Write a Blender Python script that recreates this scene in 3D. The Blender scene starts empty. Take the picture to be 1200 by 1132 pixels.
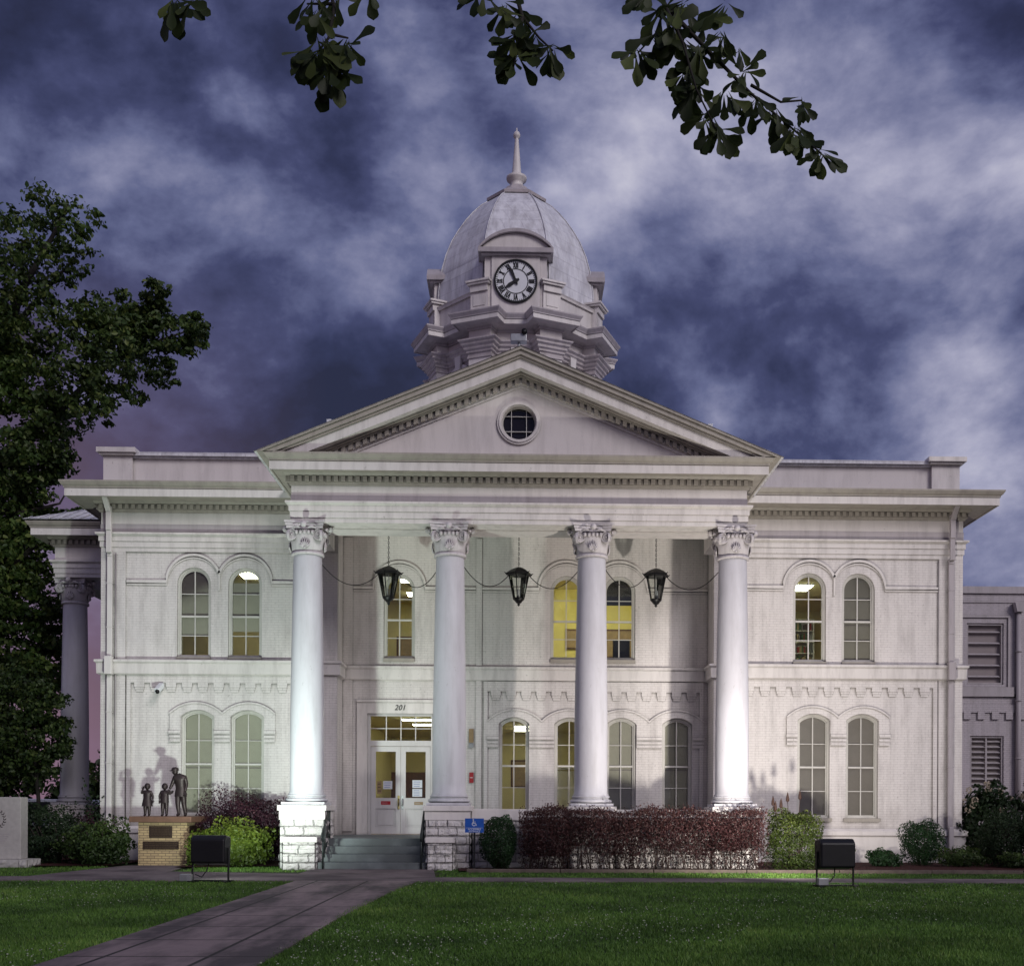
import bpy, bmesh, math, random
import numpy as np
from mathutils import Vector, Matrix
from mathutils.geometry import tessellate_polygon
rnd = random.Random(7)
S = bpy.context.scene
COL = S.collection
PI = math.pi
R = math.radians

# ------------------------------------------------------------------ camera
FPX = 1300.0
CY, CZ = -29.8, 1.6
YAW, ROLL = R(1.3), R(0.25)
cam = bpy.data.cameras.new('camera'); co = bpy.data.objects.new('camera', cam); COL.objects.link(co)
co.location = (0, CY, CZ)
co.rotation_mode = 'XYZ'
co.matrix_world = Matrix.Translation((0, CY, CZ)) @ Matrix.Rotation(-YAW, 4, 'Z') @ Matrix.Rotation(PI/2, 4, 'X') @ Matrix.Rotation(ROLL, 4, 'Z')
cam.sensor_fit = 'HORIZONTAL'; cam.sensor_width = 36
cam.lens = FPX/1200*36
cam.shift_x = -(608+FPX*math.tan(YAW)-600)/1200
cam.shift_y = (948-566)/1200
cam.clip_end = 3000; cam.clip_start = 0.1
S.camera = co
def PW(x, y, Y):            # a point of the photograph on the upright plane at depth Y
    m = co.matrix_world.to_3x3()
    d = m @ Vector(((x-608-FPX*math.tan(YAW))/FPX, -(y-948)/FPX, -1))
    t = (Y-CY)/d.y
    return Vector((d.x*t, Y, CZ+d.z*t))

# ------------------------------------------------------------------ node helpers
def newmat(name):
    m = bpy.data.materials.new(name); m.use_nodes = True
    nt = m.node_tree; nt.nodes.clear()
    out = nt.nodes.new('ShaderNodeOutputMaterial'); b = nt.nodes.new('ShaderNodeBsdfPrincipled')
    nt.links.new(b.outputs[0], out.inputs[0])
    return m, nt, b, out
def nd(nt, t, **kw):
    n = nt.nodes.new('ShaderNode'+t)
    for k, v in kw.items():
        if isinstance(k, str) and k.startswith('i_'):
            n.inputs[k[2:].replace('_', ' ')].default_value = v
        else: setattr(n, k, v)
    return n
def lk(nt, a, b): nt.links.new(a, b)
def mixc(nt, fac, a, b, mode='MIX'):
    n = nt.nodes.new('ShaderNodeMix'); n.data_type = 'RGBA'; n.blend_type = mode; n.clamp_factor = True
    for s, v in ((n.inputs[0], fac), (n.inputs[6], a), (n.inputs[7], b)):
        if isinstance(v, bpy.types.NodeSocket): nt.links.new(v, s)
        elif isinstance(v, (int, float)): s.default_value = v
        else: s.default_value = (*v, 1)
    return n.outputs[2]
def mth(nt, op, a, b=None, c=None):
    n = nt.nodes.new('ShaderNodeMath'); n.operation = op
    for i, v in enumerate((a, b, c)):
        if v is None: continue
        if isinstance(v, bpy.types.NodeSocket): nt.links.new(v, n.inputs[i])
        else: n.inputs[i].default_value = v
    return n.outputs[0]
def ramp(nt, fac, stops):
    n = nt.nodes.new('ShaderNodeValToRGB'); nt.links.new(fac, n.inputs[0])
    el = n.color_ramp.elements
    while len(el) > 1: el.remove(el[-1])
    el[0].position = stops[0][0]; el[0].color = (*stops[0][1], 1)
    for p, c in stops[1:]:
        e = el.new(p); e.color = (*c, 1)
    return n.outputs[0]
def g3(v): return (v, v, v)
def noise(nt, vec, scale, detail=4, rough=.55, dist=0):
    n = nt.nodes.new('ShaderNodeTexNoise'); n.inputs['Scale'].default_value = scale; n.inputs['Detail'].default_value = detail
    n.inputs['Roughness'].default_value = rough; n.inputs['Distortion'].default_value = dist
    if vec is not None: nt.links.new(vec, n.inputs['Vector'])
    return n.outputs[0]
def objco(nt): return nt.nodes.new('ShaderNodeTexCoord').outputs['Object']
def mapping(nt, vec, scale=(1, 1, 1), loc=(0, 0, 0), rot=(0, 0, 0)):
    n = nt.nodes.new('ShaderNodeMapping'); n.inputs['Scale'].default_value = scale; n.inputs['Location'].default_value = loc
    n.inputs['Rotation'].default_value = rot
    nt.links.new(vec, n.inputs['Vector']); return n.outputs[0]
def bump(nt, h, strength, dist=.01, normal=None):
    n = nt.nodes.new('ShaderNodeBump'); n.inputs['Strength'].default_value = strength; n.inputs['Distance'].default_value = dist
    nt.links.new(h, n.inputs['Height'])
    if normal is not None: nt.links.new(normal, n.inputs['Normal'])
    return n.outputs[0]
def wallvec(nt):             # (x+y, z) so bricks run round a corner
    o = objco(nt); s = nt.nodes.new('ShaderNodeSeparateXYZ'); lk(nt, o, s.inputs[0])
    c = nt.nodes.new('ShaderNodeCombineXYZ')
    lk(nt, mth(nt, 'ADD', s.outputs[0], s.outputs[1]), c.inputs[0]); lk(nt, s.outputs[2], c.inputs[1])
    return c.outputs[0], o

def grime_and_shade(nt, col, o, amount=.5, dark=(.16, .14, .13)):
    """worn paint: weather streaks, specks, and crevice shade painted in by occlusion"""
    st = ramp(nt, noise(nt, mapping(nt, o, (2.2, 2.2, .35)), 1.6, 5, .65), [(.45, g3(0)), (.75, g3(1))])
    col = mixc(nt, mth(nt, 'MULTIPLY', st, .36*amount), col, dark)
    sp = ramp(nt, noise(nt, o, 9, 3, .7), [(.66, g3(0)), (.72, g3(1))])
    col = mixc(nt, mth(nt, 'MULTIPLY', sp, .35*amount), col, dark)
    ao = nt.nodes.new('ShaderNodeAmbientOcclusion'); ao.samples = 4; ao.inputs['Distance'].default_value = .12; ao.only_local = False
    a = ramp(nt, ao.outputs['AO'], [(.3, g3(1)), (.82, g3(0))])  # shade in the creases, put into the paint colour
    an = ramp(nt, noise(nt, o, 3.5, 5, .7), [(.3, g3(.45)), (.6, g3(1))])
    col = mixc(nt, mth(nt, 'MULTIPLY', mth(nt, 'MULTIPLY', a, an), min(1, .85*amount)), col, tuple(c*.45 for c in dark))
    return col

def m_brick(name, base=(.76, .72, .70), b2=(.72, .68, .66), mortar=(.50, .46, .45), bstr=.42, bw=.21, rh=.075, gr=1.0):
    m, nt, b, out = newmat(name)
    v, o = wallvec(nt)
    br = nt.nodes.new('ShaderNodeTexBrick'); lk(nt, v, br.inputs['Vector'])
    br.inputs['Color1'].default_value = (*base, 1); br.inputs['Color2'].default_value = (*b2, 1); br.inputs['Mortar'].default_value = (*mortar, 1)
    br.inputs['Scale'].default_value = 1; br.inputs['Mortar Size'].default_value = .006; br.inputs['Mortar Smooth'].default_value = .6
    br.inputs['Brick Width'].default_value = bw; br.inputs['Row Height'].default_value = rh; br.inputs['Bias'].default_value = -.2
    # paint has filled most joints: the joint shows only here and there
    fill = ramp(nt, noise(nt, o, 1.3, 6, .75), [(.36, g3(.55)), (.6, g3(.0))])
    col = mixc(nt, fill, br.outputs[0], base)
    col = mixc(nt, ramp(nt, noise(nt, o, .35, 3), [(.35, g3(0)), (.7, g3(.25))]), col, (.55, .52, .55))
    sz = nt.nodes.new('ShaderNodeSeparateXYZ'); lk(nt, o, sz.inputs[0])
    low = mth(nt, 'ADD', mth(nt, 'MULTIPLY', sz.outputs[2], .5), mth(nt, 'MULTIPLY', noise(nt, o, 1.6, 5, .7), -.9))
    col = mixc(nt, ramp(nt, low, [(-.0, g3(.5)), (.45, g3(0))]), col, (.36, .32, .31))
    # short horizontal scars where the paint has left the bed joints
    sc_ = ramp(nt, noise(nt, mapping(nt, v, (2.6, 13.3, 1)), 1.0, 3, .6), [(.66, g3(0)), (.72, g3(1))])
    sc_ = mth(nt, 'MULTIPLY', mth(nt, 'MULTIPLY', sc_, br.outputs[1]), .75)
    col = mixc(nt, sc_, col, (.13, .11, .10))
    col = grime_and_shade(nt, col, o, gr)
    lk(nt, col, b.inputs['Base Color']); b.inputs['Roughness'].default_value = .62
    h = mth(nt, 'ADD', mth(nt, 'MULTIPLY', mth(nt, 'SUBTRACT', 1, br.outputs[1]), 1.0), mth(nt, 'MULTIPLY', noise(nt, o, 14, 4, .6), .5))
    lk(nt, bump(nt, h, bstr, .012), b.inputs['Normal'])
    return m
def m_paint(name, base=(.68, .65, .66), rough=.5, gr=1.0, b=.15, sc=6):
    m, nt, bs, out = newmat(name)
    o = objco(nt)
    col = mixc(nt, ramp(nt, noise(nt, o, 1.3, 4), [(.3, g3(0)), (.7, g3(.35))]), base, tuple(c*.86 for c in base))
    col = grime_and_shade(nt, col, o, gr)
    lk(nt, col, bs.inputs['Base Color']); bs.inputs['Roughness'].default_value = rough
    lk(nt, bump(nt, noise(nt, o, sc*4, 5, .6), b, .01), bs.inputs['Normal'])
    return m
def m_plain(name, col, rough=.6, metal=0, var=.25, sc=8, bmp=.1, spec=None):
    m, nt, b, out = newmat(name); o = objco(nt)
    c = mixc(nt, ramp(nt, noise(nt, o, sc, 4), [(.3, g3(0)), (.7, g3(1))]), col, tuple(x*(1-var) for x in col))
    lk(nt, c, b.inputs['Base Color']); b.inputs['Roughness'].default_value = rough; b.inputs['Metallic'].default_value = metal
    if bmp: lk(nt, bump(nt, noise(nt, o, sc*3, 4), bmp, .01), b.inputs['Normal'])
    return m
def m_emit(name, col, s):
    m = bpy.data.materials.new(name); m.use_nodes = True; nt = m.node_tree; nt.nodes.clear()
    out = nt.nodes.new('ShaderNodeOutputMaterial'); e = nt.nodes.new('ShaderNodeEmission')
    e.inputs[0].default_value = (*col, 1); e.inputs[1].default_value = s; nt.links.new(e.outputs[0], out.inputs[0]); return m
def m_leaf(name, c1, c2, c3=None, trans=.25, rough=.5, sc=1.2):
    m, nt, b, out = newmat(name)
    oi = nt.nodes.new('ShaderNodeTexCoord').outputs['Object']
    at = nt.nodes.new('ShaderNodeAttribute'); at.attribute_name = 'tint'
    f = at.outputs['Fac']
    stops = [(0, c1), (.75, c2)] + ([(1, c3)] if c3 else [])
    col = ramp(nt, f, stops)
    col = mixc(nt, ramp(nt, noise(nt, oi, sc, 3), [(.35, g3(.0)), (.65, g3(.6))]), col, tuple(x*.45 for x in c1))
    lk(nt, col, b.inputs['Base Color']); b.inputs['Roughness'].default_value = rough
    b.inputs['Specular IOR Level'].default_value = .3
    tr = nt.nodes.new('ShaderNodeBsdfTranslucent'); lk(nt, col, tr.inputs[0])
    mx = nt.nodes.new('ShaderNodeMixShader'); mx.inputs[0].default_value = trans
    lk(nt, b.outputs[0], mx.inputs[1]); lk(nt, tr.outputs[0], mx.inputs[2]); lk(nt, mx.outputs[0], out.inputs[0])
    return m
M = {}
M['brick'] = m_brick('painted_brick')
M['brick_dim'] = m_brick('painted_brick_annex', (.52, .47, .5), (.46, .42, .45), (.3, .27, .28), .6)
M['trim'] = m_paint('painted_trim', (.76, .72, .70), gr=1.0)
M['trim_tan'] = m_paint('painted_trim_tan', (.41, .375, .33), gr=1.3)  # browner and darker than the plain trim
M['trim_grey'] = m_paint('painted_grey_trim', (.46, .42, .44), gr=1.2)  # grey trim; also paints shade on the friezes and under the tower cornice
M['tcorn'] = m_paint('weathered_shaded_trim', (.50, .45, .46), gr=1.8)  # weathered trim, darkened to carry the shade under the tower mouldings
M['stucco'] = m_paint('painted_stucco', (.74, .695, .68), rough=.7, gr=.7, b=.35)
M['column'] = m_paint('column_paint', (.60, .59, .64), rough=.5, gr=.75, b=.2, sc=2)
M['cap'] = m_paint('capital_paint', (.66, .62, .64), gr=1.5, b=.3)
M['frame'] = m_paint('window_paint', (.66, .64, .6), gr=.7)
M['door'] = m_paint('door_paint', (.62, .6, .6), gr=.6)
def m_tin():
    m, nt, b, out = newmat('painted_tin'); v, o = wallvec(nt)
    br = nt.nodes.new('ShaderNodeTexBrick'); lk(nt, v, br.inputs['Vector']); br.inputs['Scale'].default_value = 1
    br.inputs['Color1'].default_value = (.84, .84, .88, 1); br.inputs['Color2'].default_value = (.80, .80, .85, 1); br.inputs['Mortar'].default_value = (.62, .61, .66, 1)
    br.inputs['Brick Width'].default_value = .62; br.inputs['Row Height'].default_value = .42; br.inputs['Mortar Size'].default_value = .012; br.inputs['Mortar Smooth'].default_value = .5
    st = ramp(nt, noise(nt, mapping(nt, o, (3, 3, .8)), 1.4, 6, .7), [(.42, g3(0)), (.7, g3(.65))])
    col = mixc(nt, st, br.outputs[0], (.42, .41, .46)); col = grime_and_shade(nt, col, o, 1.1)
    lk(nt, col, b.inputs['Base Color']); b.inputs['Roughness'].default_value = .36
    h = mth(nt, 'ADD', mth(nt, 'MULTIPLY', br.outputs[1], .8), mth(nt, 'MULTIPLY', noise(nt, o, 2.2, 4, .6), 1.2))
    lk(nt, bump(nt, h, .5, .02), b.inputs['Normal']); return m
M['tin'] = m_tin()
M['black'] = m_plain('black_iron', (.012, .012, .014), .45, .3)
M['iron'] = m_plain('dark_iron_rail', (.035, .045, .045), .4, .5)
M['bronze'] = m_plain('dark_bronze', (.05, .034, .036), .48, .5, .4, 6, .2)
M['plaque'] = m_plain('bronze_plaque', (.05, .028, .02), .5, .5, .5, 30, .8)
M['letter'] = m_plain('worn_bronze_letter', (.10, .065, .04), .4, .6)
M['dark'] = m_plain('dark_void', (.01, .01, .012), .6)
M['blind'] = m_plain('beige_shade', (.52, .47, .42), .8, 0, .12, 2, 0)
M['blind_grey'] = m_plain('grey_shade', (.32, .275, .28), .8, 0, .12, 2, 0)
M['blind_mid'] = m_plain('taupe_shade', (.36, .32, .3), .8, 0, .12, 2, 0)
M['room'] = m_plain('office_wall_paint', (.62, .55, .30), .8, 0, .1, 2, 0)
M['room_y'] = m_plain('yellow_office_paint', (.70, .62, .22), .8, 0, .1, 2, 0)
M['wood'] = m_plain('brown_wood', (.12, .05, .02), .5, 0, .4, 12, .1)
M['tube'] = m_emit('fluorescent_diffuser', (1, .97, .70), 20.0)
M['brass'] = m_plain('old_brass', (.25, .19, .09), .35, .9)
M['blue'] = m_plain('blue_sign_paint', (.01, .09, .45), .4)
M['white'] = m_plain('white_sign_paint', (.75, .77, .8), .5, 0, .05)
M['red'] = m_plain('red_sign_paint', (.42, .02, .03), .4)
M['ink'] = m_plain('black_ink', (.01, .01, .01), .5)
M['tan'] = m_plain('tan_sign', (.33, .23, .12), .5)
M['galv'] = m_plain('galvanised_metal', (.42, .43, .45), .4, .6)
M['paper'] = m_plain('paper', (.7, .73, .78), .8, 0, .05)
M['bark'] = m_plain('tree_bark', (.02, .016, .013), .9, 0, .5, 5, .8)
M['stem'] = m_plain('shrub_stem', (.06, .04, .035), .9, 0, .4, 10, .4)
M['flower'] = m_plain('faded_flower', (.45, .38, .3), .8, 0, .4, 20, .2)
M['redflower'] = m_plain('rust_flower', (.045, .018, .012), .8, 0, .4, 20, .2)
M['granite'] = m_plain('pale_granite', (.46, .44, .42), .6, 0, .18, 9, .2)
# light diffusing glass of windows
def m_glass(name='window_glass', tint=(.93, .95, .92)):
    m = bpy.data.materials.new(name); m.use_nodes = True; nt = m.node_tree; nt.nodes.clear()
    out = nt.nodes.new('ShaderNodeOutputMaterial')
    t = nt.nodes.new('ShaderNodeBsdfTransparent'); t.inputs[0].default_value = (*tint, 1)
    g = nt.nodes.new('ShaderNodeBsdfGlossy'); g.inputs['Roughness'].default_value = .03
    o = nt.nodes.new('ShaderNodeTexCoord').outputs['Object']
    lk(nt, bump(nt, noise(nt, o, 2.5, 2), .12, .02), g.inputs['Normal'])
    fr = nt.nodes.new('ShaderNodeFresnel'); fr.inputs[0].default_value = 1.5
    mx = nt.nodes.new('ShaderNodeMixShader'); lk(nt, fr.outputs[0], mx.inputs[0]); lk(nt, t.outputs[0], mx.inputs[1]); lk(nt, g.outputs[0], mx.inputs[2])
    lk(nt, mx.outputs[0], out.inputs[0]); return m
M['glass'] = m_glass()
# rough stone, painted
def m_stone():
    m, nt, b, out = newmat('painted_rough_stone'); v, o = wallvec(nt)
    br = nt.nodes.new('ShaderNodeTexBrick'); lk(nt, mixc(nt, .06, v, noise(nt, o, 3, 3)), br.inputs['Vector'])
    for k, c in (('Color1', .72), ('Color2', .64), ('Mortar', .5)): br.inputs[k].default_value = (c, c*.95, c*.94, 1)
    br.inputs['Scale'].default_value = 1; br.inputs['Mortar Size'].default_value = .02; br.inputs['Mortar Smooth'].default_value = .8
    br.inputs['Brick Width'].default_value = .47; br.inputs['Row Height'].default_value = .2167
    chip = ramp(nt, noise(nt, o, 6, 7, .8), [(.60, g3(0)), (.66, g3(1))])
    col = mixc(nt, mth(nt, 'MULTIPLY', chip, .75), br.outputs[0], (.14, .07, .055))
    col = grime_and_shade(nt, col, o, 1.0)
    lk(nt, col, b.inputs['Base Color']); b.inputs['Roughness'].default_value = .75
    h = mth(nt, 'ADD', mth(nt, 'MULTIPLY', br.outputs[1], -1.2), mth(nt, 'MULTIPLY', noise(nt, o, 3.5, 7, .62), 2.2))
    lk(nt, bump(nt, h, 1, .06), b.inputs['Normal']); return m
M['stone'] = m_stone()
def m_yb():
    m, nt, b, out = newmat('buff_brick'); v, o = wallvec(nt)
    br = nt.nodes.new('ShaderNodeTexBrick'); lk(nt, v, br.inputs['Vector'])
    br.inputs['Color1'].default_value = (.50, .36, .19, 1); br.inputs['Color2'].default_value = (.38, .27, .15, 1); br.inputs['Mortar'].default_value = (.1, .07, .05, 1)
    br.inputs['Scale'].default_value = 1; br.inputs['Mortar Size'].default_value = .007; br.inputs['Brick Width'].default_value = .2; br.inputs['Row Height'].default_value = .07
    col = mixc(nt, mth(nt, 'MULTIPLY', noise(nt, o, 5, 4), .5), br.outputs[0], (.25, .18, .12))
    lk(nt, col, b.inputs['Base Color']); b.inputs['Roughness'].default_value = .8
    lk(nt, bump(nt, mth(nt, 'SUBTRACT', 1, br.outputs[1]), .8, .01), b.inputs['Normal']); return m
M['yb'] = m_yb()
def m_ground(name, c1, c2, sc, bstr, c3=None, rough=.95, streak=False):
    m, nt, b, out = newmat(name); o = objco(nt)
    n1 = noise(nt, o, sc, 8, .65); n2 = noise(nt, o, sc*.12, 4, .6)
    col = mixc(nt, ramp(nt, n1, [(.35, g3(0)), (.65, g3(1))]), c1, c2)
    if c3: col = mixc(nt, ramp(nt, n2, [(.42, g3(0)), (.62, g3(1))]), col, c3)
    lk(nt, col, b.inputs['Base Color']); b.inputs['Roughness'].default_value = rough; b.inputs['Specular IOR Level'].default_value = .25
    lk(nt, bump(nt, n1, bstr, .03), b.inputs['Normal']); return m
M['soil'] = m_ground('lawn_soil', (.018, .03, .008), (.03, .05, .012), 14, .8)
M['mulch'] = m_ground('red_mulch', (.06, .014, .012), (.025, .008, .008), 22, 1)
M['conc'] = m_ground('old_concrete', (.19, .155, .16), (.13, .105, .112), 5, .15, (.07, .055, .062))
M['steps'] = m_ground('grey_painted_step', (.17, .19, .2), (.13, .15, .16), 6, .1, (.09, .1, .105), .6)
M['timber'] = m_plain('weathered_timber', (.13, .10, .085), .9, 0, .4, 6, .5)
M['brownstone'] = m_plain('brown_stone_cap', (.17, .085, .055), .7, 0, .35, 4, .3)

# ------------------------------------------------------------------ mesh builder
class MB:
    def __init__(s): s.v = []; s.f = []; s.sm = []; s.mi = []
    def add(s, verts, faces, smooth=False, mi=0):
        n = len(s.v); s.v += [tuple(p) for p in verts]
        for f in faces: s.f.append([i+n for i in f]); s.sm.append(smooth); s.mi.append(mi)
    def box(s, x0, x1, y0, y1, z0, z1, mi=0):
        s.add([(x0, y0, z0), (x1, y0, z0), (x1, y1, z0), (x0, y1, z0), (x0, y0, z1), (x1, y0, z1), (x1, y1, z1), (x0, y1, z1)],
              [(3, 2, 1, 0), (4, 5, 6, 7), (0, 1, 5, 4), (1, 2, 6, 5), (2, 3, 7, 6), (3, 0, 4, 7)], False, mi)
    def obox(s, c, ax, ay, az, hx, hy, hz, mi=0):   # oriented box
        c = Vector(c); P = []
        for z in (-1, 1):
            for (x, y) in ((-1, -1), (1, -1), (1, 1), (-1, 1)): P.append(c+ax*hx*x+ay*hy*y+az*hz*z)
        s.add(P, [(3, 2, 1, 0), (4, 5, 6, 7), (0, 1, 5, 4), (1, 2, 6, 5), (2, 3, 7, 6), (3, 0, 4, 7)], False, mi)
    def prism(s, outer, holes, y0, y1, mi=0, T=None):    # (x,z) outline pushed from y0 to y1
        loops = [outer]+list(holes)
        tris = tessellate_polygon([[Vector((p[0], p[1], 0)) for p in l] for l in loops])
        flat = [p for l in loops for p in l]; n = len(flat)
        V = [(p[0], y0, p[1]) for p in flat]+[(p[0], y1, p[1]) for p in flat]
        F = [tuple(t) for t in tris]+[tuple(i+n for i in reversed(t)) for t in tris]
        b = 0
        for l in loops:
            k = len(l)
            for i in range(k): j = (i+1) % k; F.append((b+i, b+j, b+j+n, b+i+n))
            b += k
        if T is not None: V = [T @ Vector(p) for p in V]
        s.add(V, F, False, mi)
    def lathe(s, prof, c=(0, 0, 0), seg=32, smooth=True, mi=0, phase=0):
        V = []; F = []
        for r, z in prof:
            for k in range(seg):
                a = 2*PI*(k+phase)/seg; V.append((c[0]+r*math.cos(a), c[1]+r*math.sin(a), c[2]+z))
        for i in range(len(prof)-1):
            for k in range(seg): k2 = (k+1) % seg; F.append((i*seg+k, i*seg+k2, (i+1)*seg+k2, (i+1)*seg+k))
        s.add(V, F, smooth, mi)
        s.add(V[:seg], [tuple(reversed(range(seg)))], False, mi); s.add(V[-seg:], [tuple(range(seg))], False, mi)
    def tube(s, pts, rad, seg=8, smooth=True, mi=0):
        pts = [Vector(p) for p in pts]; n = len(pts)
        rr = rad if isinstance(rad, (list, tuple)) else [rad]*n
        V = []; F = []; up = None
        for i, p in enumerate(pts):
            d = (pts[min(i+1, n-1)]-pts[max(i-1, 0)])
            d = d.normalized() if d.length > 1e-9 else Vector((0, 0, 1))
            if up is None:
                up = Vector((0, 0, 1)) if abs(d.z) < .9 else Vector((1, 0, 0))
            a = d.cross(up)
            if a.length < 1e-6: a = d.cross(Vector((.3, .9, .2)))
            a.normalize(); b = a.cross(d).normalized(); up = b
            for k in range(seg):
                t = 2*PI*k/seg; V.append(p+(a*math.cos(t)+b*math.sin(t))*rr[i])
        for i in range(n-1):
            for k in range(seg): k2 = (k+1) % seg; F.append((i*seg+k, i*seg+k2, (i+1)*seg+k2, (i+1)*seg+k))
        F.append(tuple(reversed(range(seg)))); F.append(tuple((n-1)*seg+k for k in range(seg)))
        s.add(V, F, smooth, mi)
    def sphere(s, c, r, seg=16, rings=10, sc=(1, 1, 1), mi=0):
        prof = [(max(1e-4, r*math.sin(PI*i/rings)), -r*math.cos(PI*i/rings)) for i in range(rings+1)]
        V = []; F = []
        for q, z in prof:
            for k in range(seg):
                a = 2*PI*k/seg; V.append((c[0]+q*math.cos(a)*sc[0], c[1]+q*math.sin(a)*sc[1], c[2]+z*sc[2]))
        for i in range(rings):
            for k in range(seg): k2 = (k+1) % seg; F.append((i*seg+k, i*seg+k2, (i+1)*seg+k2, (i+1)*seg+k))
        s.add(V, F, True, mi)
    def moulding(s, path, prof, closed=False, mi=0):
        """path: (x,y) list walked so the outside is on the RIGHT; prof: list of (out,z)"""
        n = len(path); N = []
        for i in range(n):
            def nrm(a, b):
                d = (b[0]-a[0], b[1]-a[1]); L = math.hypot(*d); return (d[1]/L, -d[0]/L)
            ns = []
            if closed or i > 0: ns.append(nrm(path[i-1], path[i]))
            if closed or i < n-1: ns.append(nrm(path[i], path[(i+1) % n]))
            if len(ns) == 1: N.append(ns[0])
            else:
                mx, my = ns[0][0]+ns[1][0], ns[0][1]+ns[1][1]; L2 = mx*mx+my*my
                k = 2/L2 if L2 > 1e-6 else 1
                N.append((mx*k, my*k))
        V = []; m = len(prof)
        for i, p in enumerate(path):
            for o, z in prof: V.append((p[0]+N[i][0]*o, p[1]+N[i][1]*o, z))
        F = []
        for i in range(n if closed else n-1):
            j = (i+1) % n
            for k in range(m-1): F.append((i*m+k, j*m+k, j*m+k+1, i*m+k+1))
            F.append((i*m+m-1, j*m+m-1, j*m, i*m))
        s.add(V, F, False, mi)
        if not closed:
            s.add(V[:m], [tuple(range(m))], False, mi); s.add(V[-m:], [tuple(reversed(range(m)))], False, mi)
    def shift(s, loc):
        s.v = [(a-loc[0], b-loc[1], c-loc[2]) for a, b, c in s.v]; return s
    def build(s, name, mat, parent=None, recalc=True, bevel=0, T=None):
        me = bpy.data.meshes.new(name)
        me.from_pydata(s.v, [], s.f)
        me.polygons.foreach_set('use_smooth', s.sm)
        mats = mat if isinstance(mat, (list, tuple)) else [mat]
        for m in mats: me.materials.append(m)
        if len(mats) > 1: me.polygons.foreach_set('material_index', s.mi)
        if recalc:
            bm = bmesh.new(); bm.from_mesh(me); bmesh.ops.recalc_face_normals(bm, faces=bm.faces); bm.to_mesh(me); bm.free()
        o = bpy.data.objects.new(name, me); COL.objects.link(o)
        if parent is not None: o.parent = parent
        if bevel:
            b = o.modifiers.new('bevel', 'BEVEL'); b.width = bevel; b.segments = 2; b.limit_method = 'ANGLE'; b.angle_limit = R(40)
        return o

def tag(o, label=None, cat=None, group=None, kind=None):
    if label: o['label'] = label
    if cat: o['category'] = cat
    if group: o['group'] = group
    if kind: o['kind'] = kind
    return o
def empty(name, loc, label, cat, group=None, rz=0):
    o = bpy.data.objects.new(name, None); COL.objects.link(o); o.location = loc; o.rotation_euler = (0, 0, rz)
    o.empty_display_size = .3
    return tag(o, label, cat, group)
def copy_tree(o, parent=None):
    c = o.copy(); COL.objects.link(c); c.parent = parent
    for ch in list(o.children): copy_tree(ch, c)
    return c
def arch(cx, w, z0, z1, kind='round', rise=.22, n=20):
    """closed outline of an arched opening, anticlockwise from lower left"""
    h = w/2
    if kind == 'round':
        zc = z1-h; top = [(cx+h*math.cos(PI*i/n), zc+h*math.sin(PI*i/n)) for i in range(n+1)]
    elif kind == 'flat': top = [(cx+h, z1), (cx-h, z1)]
    else:
        r = (h*h+rise*rise)/(2*rise); zc = z1-r; a0 = math.asin(h/r)
        top = [(cx+r*math.sin(a0-2*a0*i/n), zc+r*math.cos(a0-2*a0*i/n)) for i in range(n+1)]
    return [(cx-h, z0), (cx+h, z0)]+top

# ------------------------------------------------------------------ THE COURTHOUSE
CH = empty('courthouse', (0, 0, 0), 'white painted brick courthouse with column portico, pediment and domed clock tower', 'courthouse')
WL, WR = -12.4, 13.35         # outer faces of the wings
YW, YB = 3.4, 4.4             # wing front, recessed centre
XI = 5.42; XR = 5.82                     # inner corners of the wings
YBK = 16.0
# ---- windows
OPEN = {'left_wing': [], 'right_wing': [], 'centre': []}
UP = dict(z0=6.05, z1=8.74, kind='round'); UPB = dict(z0=6.2, z1=8.8, kind='round')
LO = dict(z0=1.36, z1=4.5, kind='seg'); LOB = dict(z0=1.5, z1=4.42, kind='seg')
WINS = [  # wall, cx, w, spec, blind mode, label
 ('left_wing', -9.68, 1.0, UP, ('part', .33), None), ('left_wing', -8.17, 1.0, UP, ('part2', .33), None),
 ('left_wing', -9.55, .98, LO, 'blind', None), ('left_wing', -8.08, .98, LO, 'blind', None),
 ('right_wing', 8.72, 1.0, UP, None, None), ('right_wing', 10.2, 1.0, UP, 'blind_mid', None),
 ('right_wing', 8.86, .98, LO, 'blind_grey', None), ('right_wing', 10.33, .98, LO, 'blind_grey', None),
 ('centre', -3.7, .95, UPB, None, None), ('centre', 1.44, .98, UPB, None, None), ('centre', 3.08, .98, UPB, ('top', .3), None),
 ('centre', -.16, .92, LOB, None, None), ('centre', 1.55, .92, LOB, None, None),
 ('centre', 3.15, .92, LOB, 'blind', None), ('centre', 4.88, .92, LOB, 'blind', None)]
def wy(w): return YB if w == 'centre' else YW
def outline(cx, w, sp, d=0):
    return arch(cx, w-2*d, sp['z0']+d, sp['z1']-d, sp['kind'], .2*(w-2*d)/w)
for wl, cx, w, sp, bl, lb in WINS: OPEN[wl].append(outline(cx, w, sp))
DX0, DX1 = -4.66, -2.62       # door opening
OPEN['centre'].append([(DX0, .8), (DX1, .8), (DX1, 4.52), (DX0, 4.52)])
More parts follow.
